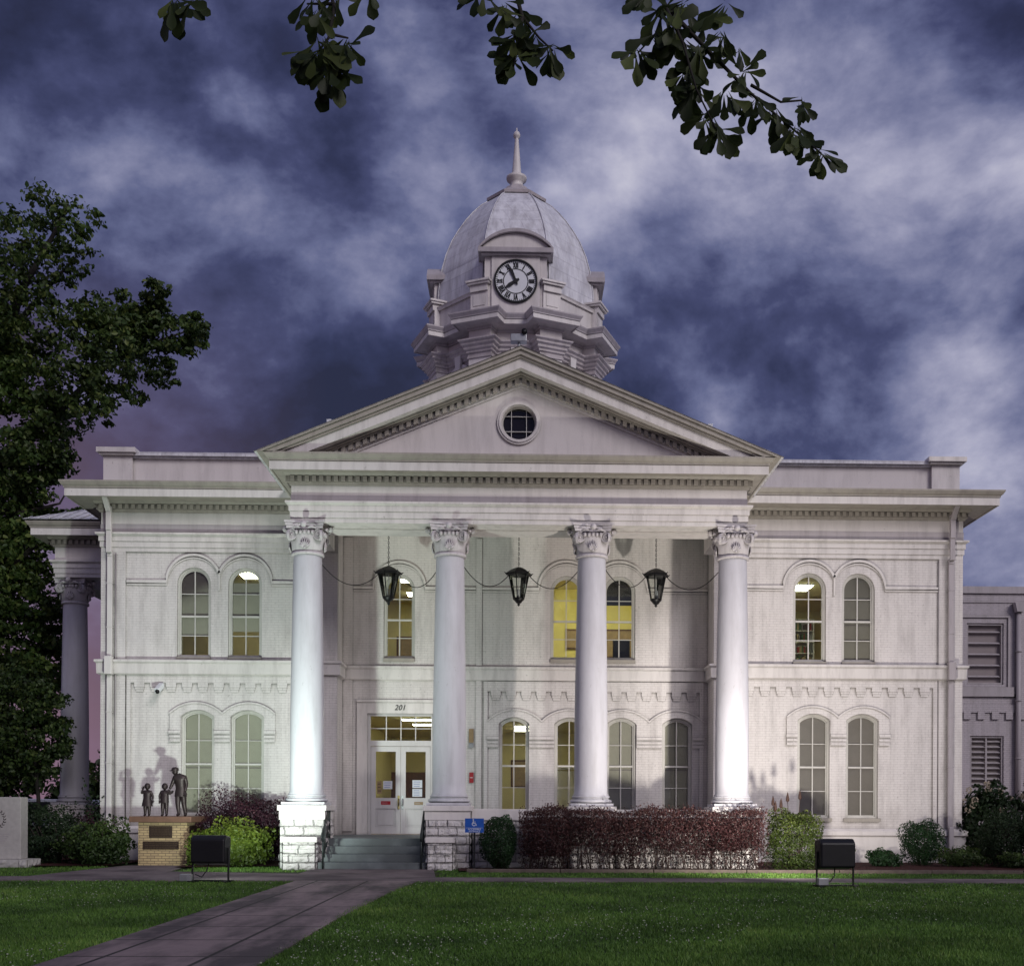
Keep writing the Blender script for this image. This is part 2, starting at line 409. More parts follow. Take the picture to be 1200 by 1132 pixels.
# ---- walls
def wall(name, x0, x1, z0, z1, y, holes, label):
    b = MB(); b.prism([(x0, z0), (x1, z0), (x1, z1), (x0, z1)], holes, y, y+.34)
    return tag(b.build(name, M['brick'], CH), label)
wall('wall', WL+.06, -XI, 0, 10.45, YW, OPEN['left_wing'], 'painted brick front wall of the left wing')
wall('wall', XR, WR-.06, 0, 10.45, YW, OPEN['right_wing'], 'painted brick front wall of the right wing')
wall('wall', -XI, XR, 0, 10.2, YB, OPEN['centre'], 'recessed painted brick wall behind the columns')
b = MB(); b.box(WL+.06, WL+.4, YW+.34, YBK, 0, 10.45); tag(b.build('wall', M['brick'], CH), 'left side brick wall')
b = MB(); b.box(WR-.4, WR-.06, YW+.34, YBK, 0, 10.45); tag(b.build('wall', M['brick'], CH), 'right side brick wall')
b = MB(); b.box(WL+.4, WR-.4, YBK-.34, YBK, 0, 10.45); tag(b.build('wall', M['brick'], CH), 'rear brick wall')
b = MB(); b.box(-XI-.3, -XI-.003, YW+.34, YB+.34, 0, 10.4); tag(b.build('wall', M['brick'], CH), 'left return wall of the portico recess')
b = MB(); b.box(XR+.003, XR+.3, YW+.34, YB+.34, 0, 10.4); tag(b.build('wall', M['brick'], CH), 'right return wall of the portico recess')
# corner pilasters (broad outer, narrow inner)
for bx in ((WL, WL+.72, YW-.06, YW-.002, .3, 9.18), (WR-.72, WR, YW-.06, YW-.002, .3, 9.18), (WL, WL+.057, YW-.001, YW+.8, .3, 9.18), (WR-.057, WR, YW-.001, YW+.8, .3, 9.18),
           (-6.2, -XI-.003, YW-.06, YW-.002, .3, 9.18), (XR+.003, 6.5, YW-.06, YW-.002, .3, 9.18), (-1.34, -1.16, YB-.045, YB-.002, .9, 9.9), (-XI+.002, -5.12, YB-.045, YB-.002, .9, 9.9)):
    b = MB(); b.box(*bx); b.build('pilaster', M['brick'], CH)
# ---- belt course + water table
belt = [(0, 5.52), (.09, 5.56), (.1, 5.86), (.15, 5.9), (.15, 5.96), (0, 6.0)]
b = MB()
b.moulding([(WL, YW+1.5), (WL, YW-.06), (-XI, YW-.06), (-XI, YB), (XR, YB), (XR, YW-.06), (WR, YW-.06), (WR, YW+1.5)], belt)
b.build('belt_course', M['trim'], CH)
b = MB()
wt = [(0, .0), (.09, .0), (.09, .82), (.15, .86), (.15, .98), (0, 1.06)]
b.moulding([(WL, YW+1.5), (WL, YW-.06), (-6.3, YW-.06)], wt); b.build('water_table', M['stucco'], CH)
b = MB(); b.moulding([(6.3, YW-.06), (WR, YW-.06), (WR, YW+1.5)], wt)
b.build('water_table', M['stucco'], CH)
# ---- corbel tables under the belt
def corbels(x0, x1, y, zt=5.3, pitch=.48, border=True):
    b = MB(); n = max(1, round((x1-x0)/pitch)); p = (x1-x0)/n
    b.box(x0-.02, x1+.02, y-.055, y-.002, zt, 5.52)
    for i in range(n):
        c = x0+(i+.5)*p
        b.box(c-.15, c+.15, y-.053, y-.002, zt-.13, zt)
        b.box(c-.13, c+.13, y-.04, y-.002, zt-.2, zt-.13)
        b.box(c-.11, c+.11, y-.028, y-.002, zt-.27, zt-.2)
    if border:
        for xa, xb in ((x0-.14, x0-.02), (x1+.02, x1+.14)): b.box(xa, xb, y-.055, y-.002, 1.1, 5.52)
    b.build('corbel_table', M['brick'], CH)
corbels(WL+.9, -6.35, YW); corbels(6.65, WR-.9, YW)
corbels(-.95, 5.55, YB, 5.22)
# ---- hood moulds
def ribbon(b, pts, y, w=.07, d=.06):       # flat band along (x,z) polyline
    n = len(pts); L = []; Rr = []
    for i in range(n):
        a = Vector(pts[max(i-1, 0)]); c = Vector(pts[min(i+1, n-1)])
        t = (c-a); t = t.normalized() if t.length else Vector((1, 0)); nn = Vector((-t.y, t.x))
        if 0 < i < n-1:
            t1 = (Vector(pts[i])-a).normalized(); t2 = (c-Vector(pts[i])).normalized(); k = 1/max(.5, math.sqrt((1+t1.dot(t2))/2))
        else: k = 1
        L.append(Vector(pts[i])+nn*w/2*k); Rr.append(Vector(pts[i])-nn*w/2*k)
    V = []; F = []
    for i in range(n): V += [(L[i].x, y-d, L[i].y), (Rr[i].x, y-d, Rr[i].y), (L[i].x, y, L[i].y), (Rr[i].x, y, Rr[i].y)]
    for i in range(n-1):
        q = i*4; F += [(q, q+1, q+5, q+4), (q, q+4, q+6, q+2), (q+1, q+3, q+7, q+5), (q+2, q+6, q+7, q+3)]
    F += [(0, 2, 3, 1), (n*4-4, n*4-3, n*4-1, n*4-2)]
    b.add(V, F)
def hood_up(cs, xa, xb, y, zc, r=.84):
    b = MB(); pts = [(xa, zc)]
    for i, c in enumerate(cs):
        a0, a1 = PI, 0
        if i > 0: a0 = math.acos(max(-1, (((cs[i-1]+c)/2)-c)/r))
        if i < len(cs)-1: a1 = math.acos(min(1, ((c+cs[i+1])/2-c)/r))
        for k in range(17): t = a0+(a1-a0)*k/16; pts.append((c+r*math.cos(t), zc+r*math.sin(t)))
    pts.append((xb, zc)); ribbon(b, pts, y, .07, .07)
    ribbon(b, [(p[0], p[1]) if j in (0, len(pts)-1) and False else (p[0], p[1]-.085) for j, p in enumerate(pts)], y, .04, .035)
    if len(cs) > 1:
        m = (cs[0]+cs[1])/2; b.box(m-.025, m+.025, y-.05, y, zc-.25, zc+.3)
    b.build('hood_mould', M['trim'], CH)
hood_up([-9.68, -8.17], WL+.75, -6.22, YW, 8.3, .80); hood_up([8.72, 10.2], 6.52, WR-.75, YW, 8.3, .80)
hood_up([-3.7], -5.1, -1.35, YB, 8.37, .80); hood_up([1.44, 3.08], -1.15, 5.8, YB, 8.37, .86)
def hood_lo(cs, y, zi=3.56, zs=4.4, zt=4.72, w=.98):
    """raised brick surround with stepped imposts around a pair of segment headed windows"""
    m = (cs[0]+cs[1])/2; xa = cs[0]-.82; xb = cs[1]+.82; zv = zs+.05
    def seg(x0, x1, n=12):
        h = (x1-x0)/2; rise = zt-zs; r = (h*h+rise*rise)/(2*rise); c = (x0+x1)/2; a = math.asin(h/r)
        return [(c+r*math.sin(-a+2*a*i/n), zt-r+r*math.cos(-a+2*a*i/n)) for i in range(n+1)]
    top = seg(xa, m)+seg(m, xb)[1:]
    b = MB()
    wl = []      # inner edge: follow the window heads
    def head(c):
        o = arch(c, w+.02, 0, 4.51 if y == YW else 4.43, 'seg', .2)[2:]
        return list(reversed(o))   # left to right
    hd0, hd1 = head(cs[0]), head(cs[1])
    poly = [(xa, zi), (cs[0]-w/2-.01, zi)]+hd0+[(cs[0]+w/2+.01, zi), (cs[1]-w/2-.01, zi)]+hd1+[(cs[1]+w/2+.01, zi), (xb, zi)]+list(reversed(top))
    b.prism(poly, [], y-.05, y-.001)
    ribbon(b, top, y-.05, .05, .03)
    for x0, x1 in ((xa, cs[0]-w/2-.01), (cs[0]+w/2+.01, cs[1]-w/2-.01), (cs[1]+w/2+.01, xb)):
        b.box(x0-.02 if x0 == xa else x0, x1+.02 if x1 == xb else x1, y-.1, y-.051, zi+.24, zi+.33)
        b.box(x0, x1, y-.08, y-.051, zi+.12, zi+.19); b.box(x0, x1, y-.075, y-.051, zi, zi+.07)
    b.build('hood_mould', M['brick'], CH)
hood_lo([-9.55, -8.08], YW); hood_lo([8.86, 10.33], YW)
hood_lo([-.16, 1.55], YB, 3.5, 4.3, 4.66, .92); hood_lo([3.15, 4.88], YB, 3.5, 4.3, 4.66, .92)
# ---- window units
def window(wl, cx, w, sp, bl, lb):
    y = wy(wl); z0, z1, k = sp['z0'], sp['z1'], sp['kind']
    b = MB()
    b.prism(outline(cx, w-.004, sp, .002), [outline(cx, w, sp, .06)], y+.07, y+.24)
    b.prism(outline(cx, w, sp, .058), [outline(cx, w, sp, .1)], y+.11, y+.2)
    zi0, zi1 = z0+.1, z1-.1; h = w/2-.1
    zm = zi0+(zi1-zi0)*(.46 if k == 'round' else .49)
    b.box(cx-h, cx+h, y+.1, y+.17, zm-.028, zm+.028)                                  # meeting rail
    b.box(cx-.016, cx+.016, y+.125, y+.16, zi0, zm-.028); b.box(cx-.016, cx+.016, y+.115, y+.15, zm+.028, zi1-.004)
    for zz in ((zi0+zm)/2, zm+(zi1-zm)*(.5 if k == 'round' else .47)):
        b.box(cx-h, cx-.016, y+.125, y+.155, zz-.012, zz+.012); b.box(cx+.016, cx+h, y+.125, y+.155, zz-.012, zz+.012)
    f = b.build('window', M['frame'], CH)
    kindlab = 'arched sash window' if k == 'round' else 'segment headed sash window'
    p = MB(); p.prism(outline(cx, w, sp, .09), [], y+.135, y+.139); p.build('pane', M['glass'], f)
    s = MB(); s.box(cx-w/2-.06 if k == 'seg' else cx-w/2, cx+w/2+.06 if k == 'seg' else cx+w/2, y-.07, y+.07, z0-.09, z0+.012); s.build('sill', M['trim_tan'], f)
    if isinstance(bl, str):
        q = MB(); q.prism(outline(cx, w, sp, .05), [], y+.205, y+.22); q.build('window_shade', M[bl], f)
        q = MB(); q.box(cx-h, cx+h, y+.175, y+.195, zm-.12, zm-.09); q.build('shade_hem', M['blind_grey'], f)
    elif bl and bl[0].startswith('part'):
        zz = zi0+(zi1-zi0)*.24
        o = [(cx-w/2+.05, zz), (cx+w/2-.05, zz)]+[q for q in outline(cx, w, sp, .05)[2:]]
        if bl[0] == 'part2':
            zt2 = zi1-.22; o = [(cx-w/2+.05, zz+.12), (cx+w/2-.05, zz+.12), (cx+w/2-.05, zt2-.1), (cx-w/2+.05, zt2-.1)]
        q = MB(); q.prism(o, [], y+.205, y+.22); q.build('window_shade', M['blind'], f)
    elif bl and bl[0] == 'top':
        zz = zi0+(zi1-zi0)*.68
        o = [(cx-w/2+.05, zz), (cx+w/2-.05, zz)]+[q for q in outline(cx, w, sp, .05)[2:]]
        q = MB(); q.prism(o, [], y+.205, y+.22); q.build('window_shade', M['dark'], f)
    f['label'] = {None: 'lit ', 'blind': 'beige shaded ', 'blind_mid': 'taupe shaded ', 'blind_grey': 'grey shaded '}.get(bl if not isinstance(bl, tuple) else 'x', 'half shaded ')+kindlab
for a in WINS: window(*a)
# ---- interiors behind the lit panes
def room(x0, x1, y0, y1, z0, z1, mat, label):
    b = MB(); t = .05
    b.box(x0, x1, y1, y1+t, z0, z1); b.box(x0-t, x0, y0, y1, z0, z1); b.box(x1, x1+t, y0, y1, z0, z1)
    b.box(x0, x1, y0, y1, z0-t, z0, 1); b.box(x0, x1, y0, y1, z1, z1+t, 2)
    tag(b.build('room', [mat, M['wood'], M['room']], CH), label)
room(-12, -5.8, YW+.36, 9.5, 5.7, 9.15, M['room'], 'upper left office interior')
room(-5.3, -.6, YB+.36, 11, 5.7, 9.1, M['room'], 'upper office interior behind the left lantern')
room(-.4, 5.3, YB+.36, 9, 5.7, 9.3, M['room_y'], 'bright yellow upper office interior')
room(6.25, 12.9, YW+.36, 12, 5.7, 9.12, M['room'], 'upper right office interior')
room(-5.2, -1.3, YB+.36, 15.5, .8, 4.5, M['room'], 'entrance lobby interior')
room(-1.1, 2.45, YB+.36, 11, .8, 4.4, M['room'], 'lower office interior')
def clight(x0, x1, y, z, label, g, d=.3):
    e = empty('ceiling_light', ((x0+x1)/2, y, z), label, 'ceiling light', g)
    h = (x1-x0)/2
    b = MB(); b.box(-h-.03, h+.03, -d-.03, d+.03, -.03, -.004); b.build('housing', M['white'], e)
    b = MB(); b.box(-h, h, -d, d, -.06, -.032); b.build('diffuser', M['tube'], e)
G = 'fluorescent ceiling lights seen through the windows'
for i, (x0, x1, y, nm) in enumerate(((-3.75, -2.3, 5.9, 'nearest and topmost strip light in the door transom'), (-3.6, -2.3, 8.0, 'second strip light from the top in the door transom'),
                                (-3.1, -2.1, 10.5, 'third strip light from the top in the door transom'), (-2.9, -1.9, 13, 'lowest and farthest strip light in the door transom'))):
    clight(x0, x1, y, 4.49, nm, G, .15)
clight(-3.9, -3.2, 6.6, 9.09, 'upper ceiling light in the arched window behind the left lantern', G, .25)
clight(-3.9, -3.2, 8.9, 9.09, 'lower ceiling light in the arched window behind the left lantern', G, .3)
clight(-.15, .5, 7.3, 4.39, 'upper ceiling light in the first ground floor window right of the door', G, .2)
clight(-.15, .55, 9.0, 4.39, 'lower ceiling light in the first ground floor window right of the door', G, .2)
clight(8.95, 9.75, 7.3, 9.11, 'upper ceiling light in the lit window of the right wing', G, .45)
clight(8.3, 9.2, 10.1, 9.11, 'lower ceiling light in the lit window of the right wing', G, .4)
clight(-9.0, -8.0, 6.2, 9.14, 'ceiling light in the arched window left of the first column', G, .5)
clight(.6, 4.2, 6.6, 9.29, 'long ceiling light of the bright yellow upper office', G, .25)
# office bits seen through the panes
def shelf(x, y, z, label):
    e = empty('bookshelf', (x, y, z), label, 'bookshelf')
    b = MB()
    for k in range(8): b.box(-.7, .7, 0, .3, k*.42, k*.42+.03)
    b.box(-.73, -.7, 0, .3, 0, 2.97); b.box(.7, .73, 0, .3, 0, 2.97); b.box(-.7, .7, .3, .32, 0, 2.97); b.build('case', M['white'], e)
    cols = [(.25, .03, .03), (.03, .05, .15), (.3, .25, .15), (.05, .1, .05), (.08, .06, .05)]
    b = MB()
    for k in range(7):
        xx = -.68
        while xx < .6:
            w = rnd.uniform(.03, .09); h = rnd.uniform(.22, .34)
            if rnd.random() < .8: b.box(xx, xx+w-.004, .04, .26, k*.42+.031, k*.42+.031+h, rnd.randrange(5))
            xx += w
    b.build('books', [m_plain('book_cover', c, .6, 0, .1, 5, 0) for c in cols], e)
shelf(10.25, 11.3, 5.75, 'white bookshelf of bound books inside the lit right wing window')
def chair(x, y, z, label):
    e = empty('office_chair', (x, y, z), label, 'chair')
    b = MB(); b.box(-.25, .25, -.25, .25, .42, .5); b.build('seat', M['black'], e, bevel=.03)
    b = MB(); b.box(-.27, .27, -.3, -.23, .5, 1.2); b.build('backrest', M['black'], e, bevel=.05)
    b = MB(); b.tube([(0, 0, .05), (0, 0, .42)], .03)
    for k in range(5): a = k*2*PI/5; b.tube([(0, 0, .1), (.28*math.cos(a), .28*math.sin(a), .04)], .02)
    b.build('base', M['black'], e)
chair(3.2, 5.3, 5.75, 'black office chair inside the bright yellow upper window')
b = MB(); b.box(1.25, 2.1, 10.8, 10.9, .8, 3.0); b.box(1.2, 1.25, 10.75, 10.9, .8, 3.05); b.box(2.1, 2.15, 10.75, 10.9, .8, 3.05); b.box(1.2, 2.15, 10.75, 10.9, 3.05, 3.12)
tag(b.build('interior_door', M['door'], CH), 'white panelled door inside the ground floor office')
b = MB(); b.box(-4.9, -3.6, 12.9, 13.0, 1.6, 3.0); b.box(-3.9, -3.3, 15.3, 15.4, .8, 3.0)
tag(b.build('lobby_partition', M['wood'], CH), 'dark wood door and rail inside the lobby')
for (x0, x1, z0, z1, y) in ((-2.6, -1.9, 7.4, 8.3, 10.98), (-4.5, -3.9, 7.1, 7.9, 10.98), (1.6, 2.4, 7.2, 7.9, 8.98), (2.9, 4.2, 6.9, 7.9, 8.98), (-.3, .4, 2.4, 3.4, 10.98), (8.4, 9.4, 7.6, 8.4, 11.98)):
    e = empty('picture_frame', (x0, y, z0), 'framed picture on an office wall seen through a lit window', 'picture', 'framed pictures on the office walls')
    b = MB(); b.prism([(0, 0), (x1-x0, 0), (x1-x0, z1-z0), (0, z1-z0)], [[(.05, .05), (x1-x0-.05, .05), (x1-x0-.05, z1-z0-.05), (.05, z1-z0-.05)]], -.04, 0); b.build('frame', M['wood'], e)
    b = MB(); b.box(.05, x1-x0-.05, -.02, -.005, .05, z1-z0-.05); b.build('print', M['tan'], e)
# ---- the entrance door
b = MB()
b.prism([(-4.98, .8), (-2.3, .8), (-2.3, 4.86), (-4.98, 4.86)], [[(DX0, .8+.001), (DX1, .8+.001), (DX1, 4.52), (DX0, 4.52)]], YB-.06, YB-.001)
b.prism([(-4.98, 4.86), (-2.3, 4.86), (-2.3, 4.94), (-4.98, 4.94)], [], YB-.1, YB-.001)
ent = b.build('door_surround', M['trim'], CH)
def text(txt, size, loc, mat, parent, name, ext=.006, shear=0):
    c = bpy.data.curves.new(name, 'FONT'); c.body = txt; c.size = size; c.extrude = ext; c.align_x = 'CENTER'; c.align_y = 'CENTER'; c.shear = shear
    o = bpy.data.objects.new(name, c); COL.objects.link(o); o.rotation_euler = (PI/2, 0, 0)
    bpy.context.view_layer.update()
    me = bpy.data.meshes.new_from_object(o.evaluated_get(bpy.context.evaluated_depsgraph_get()))
    bpy.data.objects.remove(o); me.materials.clear(); me.materials.append(mat)
    q = bpy.data.objects.new(name, me); COL.objects.link(q); q.rotation_euler = (PI/2, 0, 0); q.location = loc
    if parent: q.parent = parent
    return q
text('201', .23, (-3.66, YB-.068, 4.69), M['ink'], ent, 'house_number', .006, .25)
dr = MB()
dr.prism([(DX0+.002, .8), (DX1-.002, .8), (DX1-.002, 4.518), (DX0+.002, 4.518)], [[(DX0+.1, .803), (DX1-.1, .803), (DX1-.1, 3.52), (DX0+.1, 3.52)], [(DX0+.09, 3.69), (DX1-.09, 3.69), (DX1-.09, 4.44), (DX0+.09, 4.44)]], YB+.02, YB+.14)
df = dr.build('door_frame', M['door'], CH)
tw = MB(); tw.prism([(DX0+.09, 3.69), (DX1-.09, 3.69), (DX1-.09, 4.44), (DX0+.09, 4.44)], [], YB+.08, YB+.084); tw.build('transom_pane', M['glass'], df)
tw = MB()
for k in range(1, 4): x = DX0+.12+(DX1-DX0-.24)*k/4; tw.box(x-.014, x+.014, YB+.05, YB+.1, 3.69, 4.44)
tw.box(DX0+.09, DX1-.09, YB+.052, YB+.098, 4.05, 4.074); tw.build('transom_bars', M['door'], df)
xm = (DX0+DX1)/2
for sgn, x0, x1 in ((-1, DX0+.105, xm-.004), (1, xm+.004, DX1-.105)):
    b = MB(); g0, g1 = x0+.15, x1-.15
    b.prism([(x0, .82), (x1, .82), (x1, 3.51), (x0, 3.51)], [[(g0, 1.93), (g1, 1.93), (g1, 3.35), (g0, 3.35)], [(g0, 1.03), (g1, 1.03), (g1, 1.6), (g0, 1.6)]], YB+.04, YB+.09)
    b.box(g0, g1, YB+.065, YB+.085, 1.03, 1.6); b.box(g0+.06, g1-.06, YB+.052, YB+.065, 1.09, 1.54)
    d = tag(b.build('door', M['door'], CH), 'left leaf of the glazed white entrance door' if sgn < 0 else 'right leaf of the glazed white entrance door')
    p = MB(); p.prism([(g0, 1.93), (g1, 1.93), (g1, 3.35), (g0, 3.35)], [], YB+.066, YB+.07); p.build('door_glass', M['glass'], d)
    h = MB(); xh = xm+sgn*.06; h.box(xh-.03, xh+.03, YB+.028, YB+.04, 1.58, 2.0); h.tube([(xh, YB+.03, 1.9), (xh, YB-.03, 1.88), (xh, YB-.03, 1.72), (xh, YB+.03, 1.68)], .014, 6)
    h.build('door_handle', M['brass'] if sgn < 0 else M['galv'], d)
def notice(x0, x1, z0, z1, y, mats, label, name='paper_notice', cat='notice', lines=4, colr='ink'):
    e = empty(name, ((x0+x1)/2, y, z0), label, cat); w = (x1-x0)/2; h = z1-z0
    b = MB(); b.box(-w, w, -.004, 0, 0, h); b.build('sheet' if cat == 'notice' else 'panel', M[mats], e)
    if lines:
        b = MB()
        for k in range(lines):
            zz = h*(1-(k+.8)/(lines+.6)); b.box(-w*.75, w*rnd.uniform(.3, .75), -.0065, -.0045, zz-h*.025, zz+h*.025)
        b.build('printing', M[colr], e)
    return e
yg = YB+.062
b0 = notice(-4.18, -3.9, 2.2, 2.45, yg, 'paper', 'white paper notice taped inside the left door pane', lines=3, colr='blue')
notice(-3.28, -2.98, 2.24, 2.48, yg, 'paper', 'upper white paper notice on the right door pane', lines=3, colr='blue')
notice(-3.28, -2.98, 1.97, 2.21, yg, 'paper', 'lower white paper notice on the right door pane', lines=3, colr='blue')
notice(-4.36, -4.22, 2.06, 2.44, yg, 'tan', 'narrow brown framed sticker strip at the left edge of the left door pane', lines=3)
notice(-4.24, -3.95, 1.72, 1.83, YB+.038, 'red', 'small red plate on the rail of the left door leaf', 'door_plate', 'sign', 1, 'white')
notice(-3.22, -2.95, 1.72, 1.81, YB+.038, 'tan', 'small orange tan plate on the rail of the right door leaf', 'door_plate', 'sign', 1, 'white')
# ---- porch floor, steps, foundation
b = MB(); b.box(-6.3, 6.4, -.045, YB, .6, .799); b.build('porch_floor', M['steps'], CH)
b = MB()
for k in range(4):
    b.box(-5.2, -2.4, -.95+.3*k, -.049 if k < 3 else .25, .2*k+.001, .2*(k+1)+(.002 if k == 3 else 0))
tag(b.build('steps', M['steps'], CH, bevel=.012), 'four grey painted entrance steps')
PC = [-5.67, -1.87, 1.93, 5.74]
def stone_box(b, x0, x1, y0, y1, z0, z1): b.box(x0, x1, y0, y1, z0, z1)
def rock(b, x0, x1, y0, y1, z0, z1, rh=.2, sides='FLR'):
    """rock faced courses: jittered grid skin around a box"""
    b.box(x0+.03, x1-.03, y0+.03, y1, z0, z1)
    rr = random.Random(int(abs(x0*31+y0*7)*10))
    nz = max(1, round((z1-z0)/rh)); dz = (z1-z0)/nz
    def facebl(p, q, face):
        # a rough block between p..q along the face
        nu, nv = 5, 3; V = []; F = []
        for j in range(nv+1):
            for i in range(nu+1):
                u = p+(q-p)*i/nu; v = za+(zb-za)*j/nv
                edge = i in (0, nu) or j in (0, nv)
                d = 0.018 if edge else rr.uniform(.02, .06)
                if face == 'F': V.append((u, y0+.03-d, v))
                elif face == 'L': V.append((x0+.03-d, u, v))
                else: V.append((x1-.03+d, u, v))
        for j in range(nv):
            for i in range(nu): q0 = j*(nu+1)+i; F.append((q0, q0+1, q0+nu+2, q0+nu+1))
        b.add(V, F)
    for k in range(nz):
        za = z0+k*dz+.003; zb = z0+(k+1)*dz-.003
        for face, a, c in (('F', x0+.03, x1-.03), ('L', y0+.03, y1), ('R', y0+.03, y1)):
            u = a+.004
            first = True
            while u < c-.05:
                w = rr.uniform(.3, .55)*(.6 if first and k % 2 else 1); first = False
                e = min(c-.004, u+w)
                if c-e < .15: e = c-.004
                facebl(u, e-.006, face); u = e
def pedestal(x0, x1, y0, y1, capd=.04):
    b = MB(); rock(b, x0, x1, y0, y1, 0, 1.3); p = b.build('pedestal', M['stone'], CH, recalc=False)
    b = MB(); b.box(x0, x1, y0, y1, 1.302, 1.54); b.box(x0-.04, x1+.04, y0-.04, y1+.04, 1.54, 1.68); b.build('pedestal_cap', M['stucco'], p, bevel=.012)
for x in PC: pedestal(x-.6, x+.6, -.66, .66)
for x0, x1 in ((-6.1, -5.22), (-2.38, -1.68)):
    b = MB(); rock(b, x0, x1, -1.12, -.72, 0, .72); p = b.build('step_cheek', M['stone'], CH, recalc=False)
    b = MB(); b.box(x0-.03, x1+.03, -1.15, -.71, .722, .86); b.build('cheek_cap', M['stucco'], p, bevel=.012)
for (x0, x1, y0, y1) in ((-1.25, 1.31, -.45, .45), (2.55, 5.12, -.45, .45), (-6.2, -5.5, .79, YW-.1), (5.5, 6.2, .79, YW-.1)):
    b = MB(); rock(b, x0, x1, y0, y1, 0, 1.3); p = b.build('foundation_wall', M['stone'], CH, recalc=False)
    b = MB(); b.box(x0-.0, x1+.0, y0-.04, y1+.0, 1.302, 1.6); b.build('coping', M['stucco'], p, bevel=.012)
# ---- columns
def spiral(b, c, ux, uz, n, r0, turns=2.3, rt=.022, flip=1):
    pts = []; rr = []
    N = 34
    for i in range(N+1):
        t = i/N; a = PI/2+flip*t*turns*2*PI; r = r0*(1-t*.88)
        pts.append(c+ux*(r*math.cos(a))+uz*(r*math.sin(a))+n*.012); rr.append(rt*(1-.5*t))
    b.tube(pts, rr, 5)
    b.tube([c-n*.05, c+n*.014], r0*.97, 16, False)
    b.sphere(c+n*.02, r0*.2, 8, 6)
def make_capital(parent, zb=8.37, zt=9.17, rn=.385):
    b = MB()
    b.lathe([(rn, zb-.06), (rn+.05, zb-.05), (rn+.05, zb+.01), (rn+.015, zb+.02), (rn+.015, zb+.05), (rn+.03, zb+.06), (rn+.05, zb+.3), (rn+.09, zb+.42), (rn+.1, zb+.56)], seg=32)
    # concave abacus
    def aba(r, dep):
        pts = []
        for k in range(4):
            a = PI/4+k*PI/2; a2 = a+PI/2
            for i in range(9):
                t = i/8; p = Vector((r*math.cos(a), r*math.sin(a)))*(1-t)+Vector((r*math.cos(a2), r*math.sin(a2)))*t
                mid = Vector((math.cos(a+PI/4), math.sin(a+PI/4)))
                pts.append(p-mid*dep*math.sin(PI*t))
        return pts
    for r, z0, z1 in ((.70, zt-.2, zt-.12), (.73, zt-.12, zt-.05), (.77, zt-.05, zt)):
        pl = aba(r*.97, .1); n = len(pl)
        b.add([(p.x, p.y, z0) for p in pl]+[(p.x, p.y, z1) for p in pl], [tuple(range(n)), tuple(range(n, 2*n))]+[(i, (i+1) % n, (i+1) % n+n, i+n) for i in range(n)])
    b.build('capital', M['cap'], parent)
    b = MB()
    for k in range(4):
        a = PI/4+k*PI/2; rad = Vector((math.cos(a), math.sin(a), 0)); tan = Vector((-math.sin(a), math.cos(a), 0))
        for sg in (-1, 1):
            # each face of the corner scroll is turned a little towards its own side
            side = Vector((math.cos(a+sg*PI/4), math.sin(a+sg*PI/4), 0))
            nrm = (side*.8+(-rad)*.0+tan*sg*.35).normalized()
            ux = nrm.cross(Vector((0, 0, 1))).normalized()*(-sg)
            c = rad*.545+tan*sg*.045+Vector((0, 0, zb+.44))
            spiral(b, c, ux, Vector((0, 0, 1)), nrm, .15, flip=-1 if True else 1)
        # egg band piece between scrolls
    for k in range(4):
        a = k*PI/2; n = Vector((math.cos(a), math.sin(a), 0)); t = Vector((-math.sin(a), math.cos(a), 0))
        for i in range(-2, 3): b.sphere(n*.47+t*.105*i+Vector((0, 0, zb+.5)), .05, 8, 6, (1, 1, 1.25))
        b.sphere(n*.60+Vector((0, 0, zt-.12)), .085, 10, 8)
        for sgn in (-1, 1):
            b.tube([n*.55+t*sgn*.1+Vector((0, 0, zt-.2)), n*.54+t*sgn*.2+Vector((0, 0, zt-.17)), n*.52+t*sgn*.32+Vector((0, 0, zt-.22))], [.03, .035, .015], 6)
        # palmette on the neck
        for i in range(-3, 4):
            th = i*.33; L = .26-.022*abs(i)
            p0 = n*.425+Vector((0, 0, zb+.08)); p1 = n*.47+t*math.sin(th)*L*.75+Vector((0, 0, zb+.08+math.cos(th)*L))
            b.tube([p0, (p0+p1)/2+n*.02+t*math.sin(th)*.02, p1], [.012, .026, .014], 6)
        b.sphere(n*.44+Vector((0, 0, zb+.1)), .04, 8, 6)
    return b
def make_column(x, y, label):
    e = bpy.data.objects.new('column', None); COL.objects.link(e); e.parent = CH; e.location = (x, y, 0); e['label'] = label
    b = MB(); pr = []
    for i in range(25):
        t = i/24; pr.append((.445-.07*max(0, (t-.28)/.72)**1.25, 2.03+(8.34-2.03)*t))
    b.lathe([(.475, 1.97), (.475, 2.0), (.45, 2.03)]+pr[1:], seg=48)
    b.build('shaft', M['column'], e)
    b = MB(); b.box(-.565, .565, -.565, .565, 1.681, 1.76)
    tor = lambda r0, rr, z0, z1: [(r0+rr*math.sin(PI*i/8), z0+(z1-z0)*(1-math.cos(PI*i/8))/2) for i in range(9)]
    b.lathe(tor(.49, .075, 1.762, 1.87)+[(.5, 1.875), (.495, 1.9)]+tor(.475, .04, 1.905, 1.965)+[(.475, 1.97)], seg=48)
    b.build('base', M['column'], e)
    o = make_capital(e).build('volutes', M['cap'], e)
    return e
c0 = make_column(PC[0], 0, 'leftmost portico column')
cols = [c0]
for x, l in ((PC[1], 'second portico column from the left'), (PC[2], 'third portico column from the left'), (PC[3], 'rightmost portico column')):
    c = copy_tree(c0, CH); c.location = (x, 0, 0); c['label'] = l
for x, y, l in ((-14.8, 7.5, 'front column of the left side porch'), (-14.8, 12.5, 'rear column of the left side porch')):
    c = copy_tree(c0, CH); c.location = (x, y, 0); c['label'] = l
